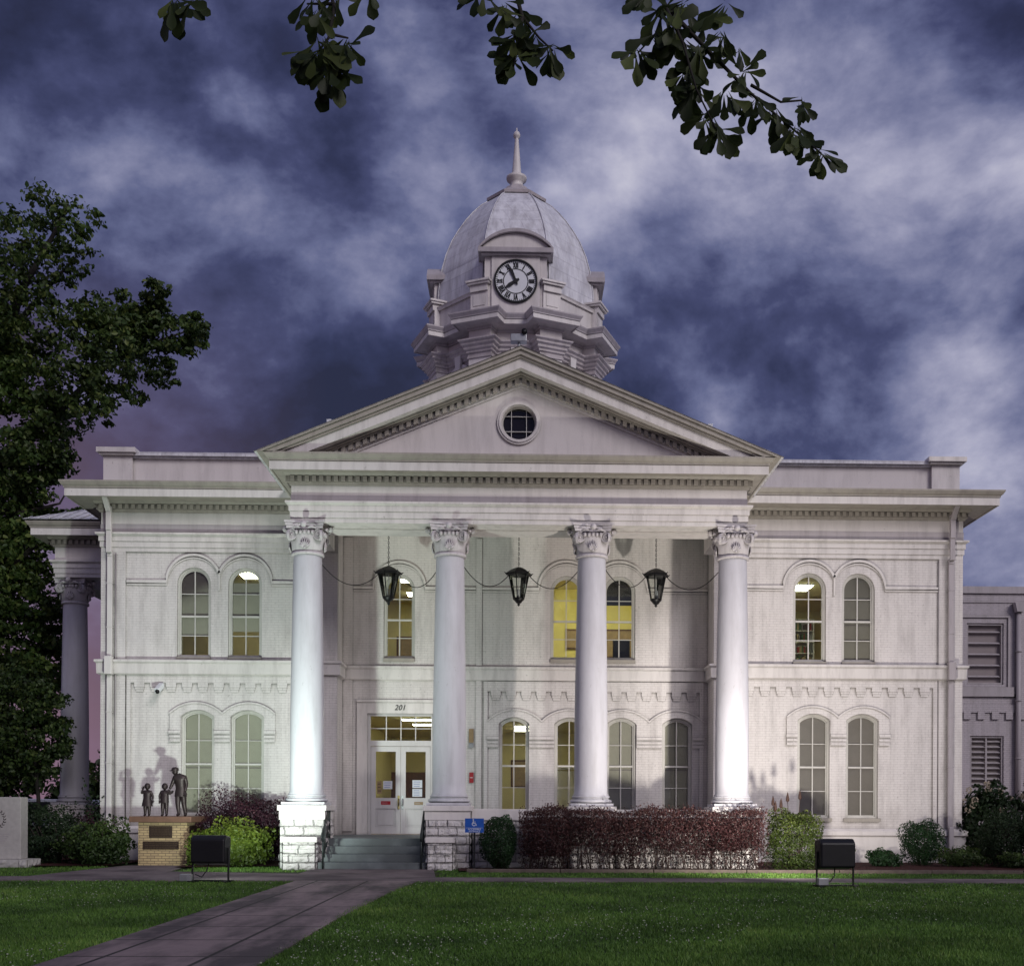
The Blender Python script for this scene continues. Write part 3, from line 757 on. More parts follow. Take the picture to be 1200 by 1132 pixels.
# ---- portico entablature
YA = -.38; XE = 6.04
front = [(-XE, YW-.5), (-XE, YA), (XE, YA), (XE, YW-.5)]
def entab(b_arch, b_fr, b_cor, b_dent, path, z, over, soff):
    """z: base, arch top, frieze top; classical profile stepping out to `over`"""
    za, zl, zf = z
    b_arch.moulding(path, [(-.6, za), (0, za), (0, za+.12), (.03, za+.125), (.03, za+.29), (.06, za+.295), (.06, za+.44), (.14, za+.49), (.14, za+.54), (.0, zl), (-.6, zl)])
    b_fr.moulding(path, [(-.55, zl+.001), (.0, zl+.001), (.0, zf), (-.55, zf)])
    zd = zf+.0
    b_cor.moulding(path, [(-.5, zd+.001), (.05, zd+.001), (.06, zd+.05), (.08, zd+.06), (.08, zd+.22), (.15, zd+.23), (.19, zd+.29), (over-.1, zd+.29), (over-.1, zd+.27), (over-.06, zd+.27), (over-.06, zd+.50),
                         (over-.02, zd+.505), (over-.02, zd+.54), (over+.03, zd+.58), (over+.08, zd+.66), (over+.08, zd+.70), (-.5, zd+.76)])
def corona(path, zd, over):
    b = MB(); b.moulding(path, [(over-.058, zd+.272), (over-.045, zd+.272), (over-.045, zd+.49), (over-.058, zd+.49)]); b.build('corona', M['trim'], CH)
def dentils(path, z0, z1, out, pitch=.19, w=.11, dep=.07):
    """a comb shaped strip per straight run: teeth joined by a thin back web"""
    b = MB()
    for i in range(len(path)-1):
        a = Vector((*path[i], 0)); c = Vector((*path[i+1], 0)); d = c-a; L = d.length; d.normalize(); n = Vector((d.y, -d.x, 0))
        k = int(L/pitch); s0 = (L-k*pitch)/2; o0 = out-.01; o1 = out+.006; o2 = out+dep
        P = [(-out*.0, o0), (0, o1)]
        for q in range(k+1):
            m = s0+q*pitch; P += [(m-w/2, o1), (m-w/2, o2), (m+w/2, o2), (m+w/2, o1)]
        P += [(L, o1), (L, o0)]
        P = [p for q, p in enumerate(P) if q == 0 or (p[0] != P[q-1][0] or p[1] != P[q-1][1])]
        pts = [a+d*u+n*v for u, v in P]; N = len(pts)
        b.add([(p.x, p.y, z0) for p in pts]+[(p.x, p.y, z1) for p in pts], [(q, (q+1) % N, (q+1) % N+N, q+N) for q in range(N)])
        base = len(b.v)-2*N
        tr = tessellate_polygon([[Vector((u, v, 0)) for u, v in P]])
        for t in tr: b.f.append([base+x for x in t]); b.sm.append(False); b.mi.append(0)
        for t in tr: b.f.append([base+N+x for x in reversed(t)]); b.sm.append(False); b.mi.append(0)
    return b
A, Fz, Cn = MB(), MB(), MB()
entab(A, Fz, Cn, None, front, (9.14, 9.68, 10.12), .52, 0); corona(front, 10.12, .52)
A.build('architrave', M['trim'], CH); Fz.build('frieze', M['stucco'], CH); Cn.build('cornice', M['trim_tan'], CH)
b = MB(); b.moulding(front, [(.001, 9.685), (.012, 9.685), (.012, 9.86), (.001, 9.865)]); b.build('frieze_shade_band', M['trim_grey'], CH)
dentils(front, 10.20, 10.335, .08).build('dentil_course', M['trim_tan'], CH)
# the darker band on the lower frieze is painted ledge shade
b = MB(); b.box(-XE+.6, XE-.6, YA+.6, YB-.002, 10.02, 10.1); b.box(-5.4, 5.4, .42, 1.1, 9.16, 9.3)
b.build('portico_ceiling', M['stucco'], CH)
# ---- wing entablatures
for path in ([(WL, YBK-4), (WL, YW-.06), (-XE-.02, YW-.06)], [(XE+.02, YW-.06), (WR, YW-.06), (WR, YBK-4)]):
    A, Fz, Cn = MB(), MB(), MB()
    entab(A, Fz, Cn, None, path, (9.18, 9.76, 10.33), .82, 0); corona(path, 10.33, .82)
    A.build('architrave', M['trim'], CH); Fz.build('frieze', M['stucco'], CH); Cn.build('cornice', M['trim_tan'], CH)
    b = MB(); b.moulding(path, [(.001, 9.765), (.012, 9.765), (.012, 9.98), (.001, 9.985)]); b.build('frieze_shade_band', M['trim_grey'], CH)  # ledge shade painted as a darker strip, as on the portico
    dentils(path, 10.42, 10.545, .08).build('dentil_course', M['trim_tan'], CH)
# inner part over the recessed centre behind the portico
# ---- parapet
for sgn, x0, x1 in ((-1, WL-.05, -4.5), (1, 4.5, WR-.0)):
    b = MB(); b.box(x0+.15, x1-.15, YW+.35, YW+.7, 11.0, 12.05); b.build('parapet', M['stucco'], CH)
    b = MB(); b.box(x0+.05, x1-.05, YW+.25, YW+.85, 12.05, 12.1); b.box(x0+.03, x1-.03, YW+.16, YW+.9, 12.101, 12.2); b.build('parapet_coping', M['tin'], CH)
    xp = x0 if sgn < 0 else x1-.85
    b = MB(); b.box(xp, xp+.85, YW+.22, YW+1.0, 11.0, 12.1); b.box(xp-.06, xp+.91, YW+.14, YW+1.06, 11.0, 11.2)
    b.box(xp-.08, xp+.93, YW+.1, YW+1.1, 12.1, 12.16); b.box(xp-.15, xp+1.0, YW+.03, YW+1.17, 12.16, 12.3); b.build('parapet_pier', M['trim'], CH)
# low metal roof behind the parapet
b = MB()
xa, xb, ya, yb, z0, z1 = WL+.3, WR-.3, YW+.9, YBK, 11.4, 13.55
b.add([(xa, ya, z0), (xb, ya, z0), (xb, yb, z0), (xa, yb, z0), (xa+5.2, ya+5, z1), (xb-5.2, ya+5, z1), (xb-5.2, yb-4, z1), (xa+5.2, yb-4, z1)],
      [(0, 1, 5, 4), (1, 2, 6, 5), (2, 3, 7, 6), (3, 0, 4, 7), (4, 5, 6, 7), (3, 2, 1, 0)])
b.box(WL+.05, WR-.05, YW+.3, YBK, 10.95, 11.02)
tag(b.build('roof', M['tin'], CH), 'low pale metal roof behind the parapet')
# ---- pediment
ZA, SL, ZP = 13.6, .407, 10.80
def rake(a, c, y0, y1, name, mat, b=None, ex=0):
    xo = (ZA-a-ZP)/SL+ex; xi = (ZA-c-ZP)/SL+ex*0
    bb = b or MB()
    bb.prism([(-xo, ZP), (-xi, ZP), (0, ZA-c), (xi, ZP), (xo, ZP), (0, ZA-a)], [], y0, y1)
    return bb if b is not None else bb.build(name, mat, CH)
b = MB()
rake(0, .07, -1.03, 2, '', None, b); rake(.071, .19, -.98, 2, '', None, b); rake(.191, .25, -.93, 2, '', None, b); rake(.5, .56, -.62, 2, '', None, b); rake(.561, .6, -.54, 2, '', None, b)
tag(b.build('raking_cornice', M['trim_tan'], CH), 'sloping outer mouldings of the pediment')
b = MB(); rake(.251, .5, -.87, 2, '', None, b); tag(b.build('raking_fascia', M['trim'], CH), 'smooth sloping fascia of the pediment')
b = MB(); n = 62
for i in range(n):
    for sg in (-1, 1):
        x = .1+i*.19
        z = ZA-.63-SL*x
        if z-.17 < ZP: continue
        xa, xb2 = (x-.055)*sg, (x+.055)*sg
        if xa > xb2: xa, xb2 = xb2, xa
        za, zb = ZA-.6-SL*abs(xa), ZA-.6-SL*abs(xb2)
        b.prism([(xa, za-.14), (xb2, zb-.14), (xb2, zb), (xa, za)], [], -.5, -.4)
tag(b.build('dentil_course', M['trim_tan'], CH), 'sloping dentils of the pediment')
b = MB()
xt = (ZA-.58-ZP)/SL
b.prism([(-xt, ZP), (xt, ZP), (0, ZA-.58)], [[(-.04+.47*math.cos(2*PI*i/32), 11.84+.47*math.sin(2*PI*i/32)) for i in range(32)]], -.36+.03, -.1)
tag(b.build('tympanum', M['stucco'], CH), 'smooth triangular face of the pediment')
b = MB(); rake(.56, .74, -.42, -.12, '', None, b); rake(.741, .82, -.37, -.12, '', None, b); tag(b.build('raking_architrave', M['trim'], CH), 'thin moulding under the sloping dentils')
cir = lambda r, n=40: [(-.04+r*math.cos(2*PI*i/n), 11.84+r*math.sin(2*PI*i/n)) for i in range(n)]
b = MB(); b.prism(cir(.58), [cir(.45)], -.39, -.2); b.prism(cir(.53), [cir(.47)], -.42, -.391)
oc = tag(b.build('oculus', M['trim'], CH), 'round window in the pediment')
b = MB()
for d in (-.2, .2): b.box(-.04+d-.008, -.04+d+.008, -.25, -.22, 11.42, 12.26); b.box(-.46, .38, -.252, -.218, 11.84+d-.008, 11.84+d+.008)
b.prism(cir(.45), [cir(.42)], -.27, -.2); b.build('glazing_bars', M['frame'], oc)
b = MB(); b.prism(cir(.44), [], -.18, -.17); b.build('pane', m_plain('dark_glass', (.012, .01, .014), .08, 0, .2, 2, 0), oc)
b = MB(); b.add([(-6.86, -1.04, 10.8), (0, -1.04, ZA+.012), (6.86, -1.04, 10.8), (-6.86, 7, 10.8), (0, 7, ZA+.012), (6.86, 7, 10.8)], [(0, 1, 4, 3), (1, 2, 5, 4)])
b.add([(-6.86, -1.04, 10.78), (0, -1.04, ZA-.008), (6.86, -1.04, 10.78), (-6.86, 7, 10.78), (0, 7, ZA-.008), (6.86, 7, 10.78)], [(0, 1, 4, 3), (1, 2, 5, 4)])
tag(b.build('portico_roof', M['tin'], CH, recalc=False), 'gabled metal roof behind the pediment')
# small lightning rod holders on the rakes are tiny white blocks
b = MB()
for x in (-4.95, 4.95): z = ZA-SL*abs(x); b.box(x-.06, x+.06, -1.0, -.8, z-.02, z+.07)
b.build('roof_bracket', M['white'], CH)
# ---- downspouts
def downspout(x, wall=YW-.06, label=''):
    b = MB(); s = .075
    b.obox(Vector((x, YW-.5, 10.52)), Vector((1, 0, 0)), Vector((0, .7, -.7)), Vector((0, .7, .7)), s, .28, .05)
    b.box(x-s, x+s, YW-.33, YW-.2, 9.75, 10.45)
    b.box(x-s, x+s, YW-.3, YW-.215, 9.1, 9.76); b.box(x-s, x+s, YW-.215-.0, YW-.075, 9.0, 9.14)
    b.box(x-s, x+s, YW-.2, YW-.075, 6.05, 9.0); b.box(x-s-.03, x+s+.03, YW-.33, YW-.07, 5.52, 6.05); b.box(x-s, x+s, YW-.2, YW-.075, 1.1, 5.52)
    b.box(x-s, x+s, YW-.3, YW-.16, .1, 1.12)
    for z in (8.2, 6.9, 4.4, 2.9): b.box(x-s-.02, x+s+.02, YW-.21, YW-.07, z, z+.03)
    tag(b.build('downspout', M['trim_grey'] if x > 0 else M['trim'], CH, bevel=.01), label)
downspout(-12.1, label='left square downspout'); downspout(12.95, label='right square downspout')
b = MB(); b.tube([(-11.95, YW-.1, 9.1), (-11.95, YW-.1, .5)], .018, 6); b.tube([(12.62, YW-.03, 9.1), (12.62, YW-.03, 1.0)], .02, 6); b.build('conduit', M['trim_grey'], CH)
# ---- side porch on the left
pth = [(WL, 6.95), (-15.25, 6.95), (-15.25, 13.1), (WL, 13.1)]
pth = [(-15.25, 13.1), (-15.25, 6.95), (WL, 6.95)]
A, Fz, Cn = MB(), MB(), MB()
entab(A, Fz, Cn, None, pth, (9.14, 9.68, 10.12), .60, 0); corona(pth, 10.12, .60)
A.build('architrave', M['trim'], CH); Fz.build('frieze', M['stucco'], CH); Cn.build('cornice', M['trim_tan'], CH)
dentils(pth, 10.20, 10.335, .08).build('dentil_course', M['trim_tan'], CH)
b = MB(); b.add([(-16.0, 6.2, 10.86), (WL+.06, 6.2, 10.86), (WL+.06, 13.8, 10.86), (-16.0, 13.8, 10.86), (WL+.06, 10, 12.45), (-13.6, 10, 12.45)], [(0, 1, 4, 5), (0, 5, 3), (5, 4, 2, 3), (0, 3, 2, 1)])
for k in range(11):
    x = -15.8+k*.33; t = min(1, (x+16.0)/2.4)
    b.tube([(x, 6.2, 10.875), (x, 6.2+3.8*t, 10.875+1.59*t)], .02, 4)
tag(b.build('roof', M['tin'], CH), 'low hipped metal roof of the side porch')
pedestal(-15.4, -14.2, 6.85, 8.2); pedestal(-15.4, -14.2, 11.8, 13.2)
b = MB(); b.box(-15.2, WL-.1, 8.25, 11.75, 0, .7); b.build('porch_floor', M['stone'], CH)

# ---- clock tower
TX, TY = -.17, 8.0
def octo(a, cx=TX, cy=TY):
    r = a/math.cos(PI/8); return [(cx+r*math.cos(PI/8+k*PI/4), cy+r*math.sin(PI/8+k*PI/4)) for k in range(8)]
def octpath(a, Rp=None, h=None):
    """octagon outline (outside on the right: clockwise), with a block of half width h out to Rp on each corner"""
    P = []
    for k in range(8):
        th = PI/8+k*PI/4; u = Vector((math.cos(th), math.sin(th))); t = Vector((-math.sin(th), math.cos(th)))
        if Rp is None: P.append(u*(a/math.cos(PI/8))); continue
        # where the block side (u*s - t*h) meets the face line of apothem a (face normals at th-22.5, th+22.5)
        n1 = Vector((math.cos(th-PI/8), math.sin(th-PI/8))); s1 = (a+t.dot(n1)*h*1)/u.dot(n1)
        P += [u*s1-t*h, u*Rp-t*h, u*Rp+t*h, u*s1+t*h]
    P = [(TX+p.x, TY+p.y) for p in P]
    return [p for p in P]
def ccw(P): return list(P)
b = MB()
OP = octpath(2.5, 2.95, .38)
b.moulding(OP, [(-.4, 13.0), (0, 13.0), (0, 16.95), (-.4, 16.95)], True)
tower = tag(b.build('clock_tower', M['stucco'], CH), 'octagonal belfry stage under the dome')
b = MB()  # pier capitals + impost band
b.moulding(OP, [(0, 15.85), (.04, 15.85), (.04, 15.9), (.02, 15.92), (.02, 16.0), (.07, 16.02), (.07, 16.09), (.13, 16.12), (.13, 16.2), (.2, 16.24), (.2, 16.31), (.27, 16.35), (.27, 16.39), (.1, 16.42), (.0, 16.44)], True)
b.build('belfry_capital', M['tcorn'], tower)
b = MB()
b.moulding(OP, [(0, 16.72), (.05, 16.72), (.05, 16.8), (.12, 16.84), (.38, 16.86), (.38, 16.84), (.41, 16.84), (.41, 16.99), (.44, 17.0), (.44, 17.03), (.50, 17.12), (.50, 17.16), (-.45, 17.25), (-.45, 16.72)], True)
b.build('tower_cornice', M['trim_grey'], tower)  # shade of the underside is put into this darker trim colour
b = MB(); b.moulding(OP, [(.405, 16.85), (.418, 16.85), (.418, 16.98), (.405, 16.98)], True); b.build('tower_corona', M['trim'], tower)
AT = octpath(2.72, 3.0, .3)
b = MB()
b.moulding(AT, [(-.35, 17.24), (0.05, 17.24), (.05, 17.34), (0, 17.37), (0, 17.9), (-.35, 17.9)], True)
b.build('tower_attic', M['trim'], tower)
b = MB(); b.moulding(octpath(2.72), [(-.3, 17.9), (.06, 17.9), (.07, 17.96), (.1, 18.0), (-.3, 18.03)], True); b.build('attic_coping', M['trim'], tower)
for k in range(8):
    b = MB(); th = PI/8+k*PI/4; u = Vector((math.cos(th), math.sin(th), 0)); t = Vector((-math.sin(th), math.cos(th), 0)); c = Vector((TX, TY, 0))+u*2.86
    b.obox(c+Vector((0, 0, 18.0)), t, u, Vector((0, 0, 1)), .3, .2, .1)
    b.obox(c+Vector((0, 0, 18.14)), t, u, Vector((0, 0, 1)), .37, .27, .035); b.obox(c+Vector((0, 0, 18.2)), t, u, Vector((0, 0, 1)), .41, .31, .03)
    b.obox(c+u*.145+Vector((0, 0, 17.64)), t, u, Vector((0, 0, 1)), .2, .012, .18)
    b.build('attic_pier', M['trim'], tower)
DP = [(2.56, 17.9), (2.56, 18.41), (2.52, 18.92), (2.44, 19.43), (2.31, 19.94), (2.12, 20.45), (1.91, 20.85), (1.66, 21.26), (1.43, 21.57), (1.17, 21.87), (.8, 22.16)]
b = MB(); V = []; F = []
fine = []
for i in range(len(DP)-1):
    for j in range(4): t = j/4; fine.append((DP[i][0]*(1-t)+DP[i+1][0]*t, DP[i][1]*(1-t)+DP[i+1][1]*t))
fine.append(DP[-1])
for a, z in fine:
    for p in octo(a): V.append((p[0], p[1], z))
for i in range(len(fine)-1):
    for k in range(8): F.append((i*8+k, i*8+(k+1) % 8, (i+1)*8+(k+1) % 8, (i+1)*8+k))
b.add(V, F)
dome = tag(b.build('dome', M['tin'], tower), 'pale painted metal octagonal dome')
b = MB()
for k in range(8): b = MB(); b.tube([Vector((*octo(a+.012)[k], z)) for a, z in fine], .022, 6); b.build('dome_rib', M['tin'], tower)
b = MB()
def ring(b, prof): b.moulding(octpath(.001+1.0), [(o-1.0, z) for o, z in prof], True)
ring(b, [(.1, 22.04), (.80, 22.04), (.98, 22.06), (1.0, 22.15), (.92, 22.2), (.45, 22.52), (.33, 22.7), (.1, 22.7)])
b.build('dome_cap', M['tcorn'], tower)
b = MB(); b.lathe([(.3, 22.68), (.22, 22.78), (.22, 22.92), (.34, 23.0), (.35, 23.08), (.22, 23.12), (.17, 23.2), (.155, 23.26), (.065, 24.38), (.06, 24.42), (.11, 24.46), (.12, 24.54), (.09, 24.62), (.03, 24.66), (.015, 24.78)], (TX, TY, 0), 16)
b.build('spire', M['trim'], tower)
def dormer(ang, face):
    T = Matrix.Translation((TX, TY, 0)) @ Matrix.Rotation(ang, 4, 'Z')
    e = MB(); y = -2.84 if face else -2.7
    cz = 18.17
    e.prism([(-.98, 17.2), (.98, 17.2), (.98, 18.97), (-.98, 18.97)], [], y+.0, y+2, T=T)
    e.prism([(-.76, 17.2), (.76, 17.2), (.76, 18.97), (-.76, 18.97)], [], y-.06, y-.001, T=T)
    s1 = MB()
    s1.prism([(-1.1, 18.97), (1.1, 18.97), (1.1, 19.03), (-1.1, 19.03)], [], y-.16, y+1.9, T=T)
    s1.prism([(-1.18, 19.03), (1.18, 19.03), (1.18, 19.17), (-1.18, 19.17)], [], y-.24, y+1.9, T=T)
    def sg(w, h, z, n=20):
        r = (w*w+h*h)/(2*h); a = math.asin(w/r); return [(r*math.sin(-a+2*a*i/n), z+h-r+r*math.cos(-a+2*a*i/n)) for i in range(n+1)]
    s1.prism(sg(1.18, .6, 19.171)+list(reversed(sg(1.12, .5, 19.171))), [], y-.24, y+1.6, T=T)
    e2 = MB(); e2.prism(sg(1.1, .49, 19.172), [], y-.12, y+1.5, T=T)
    d = tag(e.build('clock_dormer', M['stucco'], tower), 'dormer with segment arched hood' )
    if face: d['label'] = 'front dormer that frames the clock'
    s1.build('dormer_cornice', M['trim_grey'], tower); e2.build('dormer_gable', M['stucco'], tower)
    return T, y, cz
dormer(PI/2, 0); dormer(-PI/2, 0); dormer(PI, 0)
T, y, cz = dormer(0, 1)
yc = TY+y-.062
circ = lambda r, n=48: [(TX+r*math.cos(2*PI*i/n), cz+r*math.sin(2*PI*i/n)) for i in range(n)]
b = MB(); b.prism(circ(.66), [], yc-.03, yc); clock = tag(b.build('clock_face', M['white'], tower), 'round white clock dial')
b = MB(); b.prism(circ(.685), [circ(.63)], yc-.07, yc+.0); b.prism(circ(.66), [circ(.645)], yc-.08, yc-.071)
b.prism(circ(.40), [circ(.372)], yc-.036, yc-.031)
for i in range(60):
    a = i*PI/30; u = Vector((math.sin(a), 0, math.cos(a))); t = Vector((math.cos(a), 0, -math.sin(a)))
    b.obox(Vector((TX, yc-.034, cz))+u*.6, t, Vector((0, 1, 0)), u, .008, .003, .025)
ROM = ['XII', 'I', 'II', 'III', 'IIII', 'V', 'VI', 'VII', 'VIII', 'IX', 'X', 'XI']
def stroke(b, c, u, t, x0, z0, x1, z1, w):
    p0 = c+t*x0+u*z0; p1 = c+t*x1+u*z1; d = (p1-p0); L = d.length; d.normalize(); s = d.cross(Vector((0, 1, 0))).normalized()
    b.obox((p0+p1)/2, s, Vector((0, 1, 0)), d, w/2, .0035, L/2)
for i, r in enumerate(ROM):
    a = i*PI/6; u = Vector((math.sin(a), 0, math.cos(a))); t = Vector((math.cos(a), 0, -math.sin(a)))
    wd = {'I': .045, 'V': .085, 'X': .085}; tot = sum(wd[c] for c in r); x = -tot/2
    for ch in r:
        c = Vector((TX, yc-.036, cz))+u*.5; h = .085; m = x+wd[ch]/2
        if ch == 'I': stroke(b, c, u, t, m, -h, m, h, .036)
        elif ch == 'V': stroke(b, c, u, t, m-.03, h, m, -h, .036); stroke(b, c, u, t, m+.03, h, m, -h, .028)
        else: stroke(b, c, u, t, m-.03, h, m+.03, -h, .036); stroke(b, c, u, t, m+.03, h, m-.03, -h, .028)
        x += wd[ch]
b.build('clock_numerals', M['black'], tower)
b = MB()
for ang, L, w in ((-R(24), .6, .05), (-R(123), .42, .06)):
    u = Vector((math.sin(ang), 0, math.cos(ang))); t = Vector((math.cos(ang), 0, -math.sin(ang))); c = Vector((TX, yc-.06, cz))
    for k in range(1):
        P0 = [c-u*.12-t*w*.5, c-u*.12+t*w*.5, c+u*L*.55+t*w, c+u*L, c+u*L*.55-t*w]
        off = Vector((0, .012, 0)); b.add([p-off for p in P0]+[p+off for p in P0], [(0, 1, 2, 3, 4), (9, 8, 7, 6, 5)]+[(i, (i+1) % 5, (i+1) % 5+5, i+5) for i in range(5)])
b.prism(circ(.07, 16), [], yc-.08, yc-.045)
b.build('clock_hands', M['black'], tower)
# belfry arches
for k in range(8):
    b = MB(); bd = MB(); T = Matrix.Translation((TX, TY, 0)) @ Matrix.Rotation(k*PI/4, 4, 'Z')
    b.prism(arch(0, 1.3, 13.5, 15.95), [arch(0, .98, 13.51, 15.79)], -2.58, -2.49, T=T)
    b.prism([(-.09, 15.72), (.09, 15.72), (.15, 16.25), (-.15, 16.25)], [], -2.66, -2.49, T=T)
    bd.prism(arch(0, .97, 13.52, 15.785), [], -2.515, -2.503, T=T)
    b.build('belfry_arch', M['trim'], tower); bd.build('belfry_opening', M['dark'], tower)
# ---- small things on the building
e = empty('roof_spotlight', (-.05, -1.0, ZA), 'small pale spotlight mounted on the pediment peak', 'spotlight')
b = MB(); b.box(-.22, .2, -.12, .12, .26, .46); b.tube([(0, 0, 0), (0, 0, .3)], .04); b.build('housing', M['galv'], e, bevel=.02)
b = MB(); b.tube([(.14, -.18, .5), (.14, .1, .5)], .075, 12); b.build('lens_hood', M['black'], e)
e.location = (-.05, -.55, ZA+.02)
px = PW(189, 806, YW)
e = empty('security_camera', (px.x, YW, px.z), 'white security camera bracketed to the left wing under the corbels', 'camera')
b = MB(); b.box(-.05, .05, -.08, 0, -.08, .1); b.tube([(0, -.05, 0), (0, -.18, .02)], .03, 8); b.build('bracket', M['galv'], e)
b = MB(); b.obox(Vector((.03, -.28, -.03)), Vector((1, 0, 0)), Vector((.1, .8, .5)).normalized(), Vector((0, -.5, .8)).normalized(), .07, .2, .075); b.build('camera_body', M['white'], e, bevel=.015)
b = MB(); b.tube([(.02, -.43, -.13), (.05, -.5, -.17)], .06, 10); b.build('lens', M['black'], e)
# wall plates beside the entrance
def wplate(px0, px1, py0, py1, Y, mat, label, lines, ink, cat='sign', name='wall_sign'):
    a = PW(px0, py1, Y); c = PW(px1, py0, Y)
    return notice(a.x, c.x, a.z, c.z, Y-.053, mat, label, name, cat, lines, ink)
wplate(385, 395, 903, 915, YW, 'red', 'red wall sign beside the first column left of the entrance', 3, 'white')
wplate(385, 395, 917, 929, YW, 'galv', 'grey wall sign just below the red one left of the entrance', 3, 'ink')
wplate(549.5, 555, 854, 870, YB, 'tan', 'tan wall plaque right of the second column', 0, 'ink')
wplate(549.5, 555, 871, 876, YB, 'galv', 'small grey plate directly under the tan wall plaque', 0, 'ink')
wplate(550, 555, 905, 917, YB, 'red', 'narrow red box low on the wall right of the second column', 1, 'white')
# lanterns
def make_lantern(x, label):
    e = empty('hanging_lantern', (x, 1.9, 7.42), label, 'lantern', 'lanterns hanging in the portico')
    n = 6
    def hexr(r, z): return [(r*math.cos(2*PI*(k+.25)/n), r*math.sin(2*PI*(k+.25)/n), z) for k in range(n)]
    b = MB(); V = []
    for r, z in ((.30, .84), (.38, .86), (.38, .9), (.27, .98), (.14, 1.05), (.05, 1.08)): V += hexr(r, z)
    b.add(V, [(i*n+k, i*n+(k+1) % n, (i+1)*n+(k+1) % n, (i+1)*n+k) for i in range(5) for k in range(n)]+[tuple(range(n)), tuple(range(5*n, 6*n))])
    for k in range(n): a = 2*PI*(k+.25)/n; b.tube([(.34*math.cos(a), .34*math.sin(a), .86), (.43*math.cos(a), .43*math.sin(a), .93)], [.03, .006], 5)
    b.build('roof', M['black'], e)
    b = MB()
    A0, B0 = hexr(.29, .85), hexr(.155, .19)
    for k in range(n): b.tube([A0[k], B0[k]], .017, 5)
    for i in range(n): b.tube([A0[i], A0[(i+1) % n]], .017, 5); b.tube([B0[i], B0[(i+1) % n]], .02, 5)
    b.lathe([(.165, .2), (.165, .17), (.1, .1), (.07, .06), (.03, .04), (.045, .015), (.012, -.03)], seg=6); b.build('frame', M['black'], e)
    b = MB(); b.add(hexr(.28, .84)+hexr(.15, .2), [(k, (k+1) % n, (k+1) % n+n, k+n) for k in range(n)]); b.build('glass', M['glass'], e)
    b = MB()
    for dx, dy in ((.04, 0), (-.03, .035), (-.02, -.04)): b.tube([(dx, dy, .2), (dx, dy, .45)], .014, 6)
    b.tube([(0, 0, .2), (0, 0, .85)], .008, 5); b.build('candle_cluster', M['paper'], e)
    b = MB(); z = 1.08; i = 0
    while z < 10.02-7.42:
        L = .07
        pts = [((.02*math.cos(t) if i % 2 else 0), (0 if i % 2 else .02*math.cos(t)), z+L/2+L*.62*math.sin(t)) for t in [k*2*PI/8 for k in range(9)]]
        b.tube(pts, .007, 4); z += L; i += 1
    b.build('chain', M['black'], e)
    return e
l0 = make_lantern(-3.74, 'left black lantern hanging between the first and second columns')
for x, l in ((-.03, 'middle black lantern hanging between the second and third columns'), (3.9, 'right black lantern hanging between the third and fourth columns')):
    c = copy_tree(l0); c.location = (x, 1.9, 7.42); c['label'] = l
def cable(p0, p1, sag, label):
    n = 14; p0 = Vector(p0); p1 = Vector(p1)
    b = MB(); b.tube([p0.lerp(p1, i/n)-Vector((0, 0, sag*4*(i/n)*(1-i/n))) - p0 for i in range(n+1)], .012, 5)
    o = b.build('electric_cable', M['black'], None); o.location = p0
    tag(o, label, 'cable', 'cables slung from columns to lanterns')
names = ['first', 'second', 'third', 'fourth']; ln = ['left', 'middle', 'right']; lx = [-3.74, -.03, 3.9]
for i in range(3):
    cable((PC[i]+.35, .2, 8.15), (lx[i]-.3, 1.9, 8.26), .42, f'black cable sagging from the {names[i]} column to the {ln[i]} lantern')
    cable((PC[i+1]-.35, .2, 8.05), (lx[i]+.3, 1.9, 8.26), .42, f'black cable sagging from the {names[i+1]} column to the {ln[i]} lantern')
# handrails
def rail(x, label):
    e = empty('handrail', (x, -1.0, 0), label, 'handrail', 'iron handrails of the entrance steps')
    b = MB()
    b.tube([(0, 1.05, 1.66), (0, .95, 1.67), (0, .0, 1.02), (0, -.12, .96), (0, -.18, .88), (0, -.16, .78), (0, -.08, .76)], .024, 8); b.build('top_rail', M['iron'], e)
    b = MB(); b.tube([(0, .98, .93), (0, .06, .32)], .014, 6); b.build('bottom_rail', M['iron'], e)
    for yy, z0, z1 in ((0, 0.0, 1.0), (1.0, .8, 1.66)):
        b = MB(); b.tube([(0, yy, z0), (0, yy, z1)], .024, 8); b.build('post', M['iron'], e)
    b = MB()
    for k in range(1, 8): t = k/8; b.tube([(0, t, .29+.62*t), (0, t, 1.0+.66*t)], .009, 5)
    b.build('balusters', M['iron'], e)
    b = MB()
    for k in range(3):
        z = .45+.25*k; y = .12+.28*k
        b.tube([(.02, y-.02, z), (.02+.03, y-.12, z+.02), (.05, y-.14, z-.1), (.02, y-.04, z-.12)], .013, 5)
    b.build('scrollwork', M['iron'], e)
    return e
r0 = rail(-5.06, 'curved iron handrail at the left side of the entrance steps')
r1 = copy_tree(r0); r1.location = (-2.52, -1.0, 0); r1['label'] = 'curved iron handrail at the right side of the entrance steps'
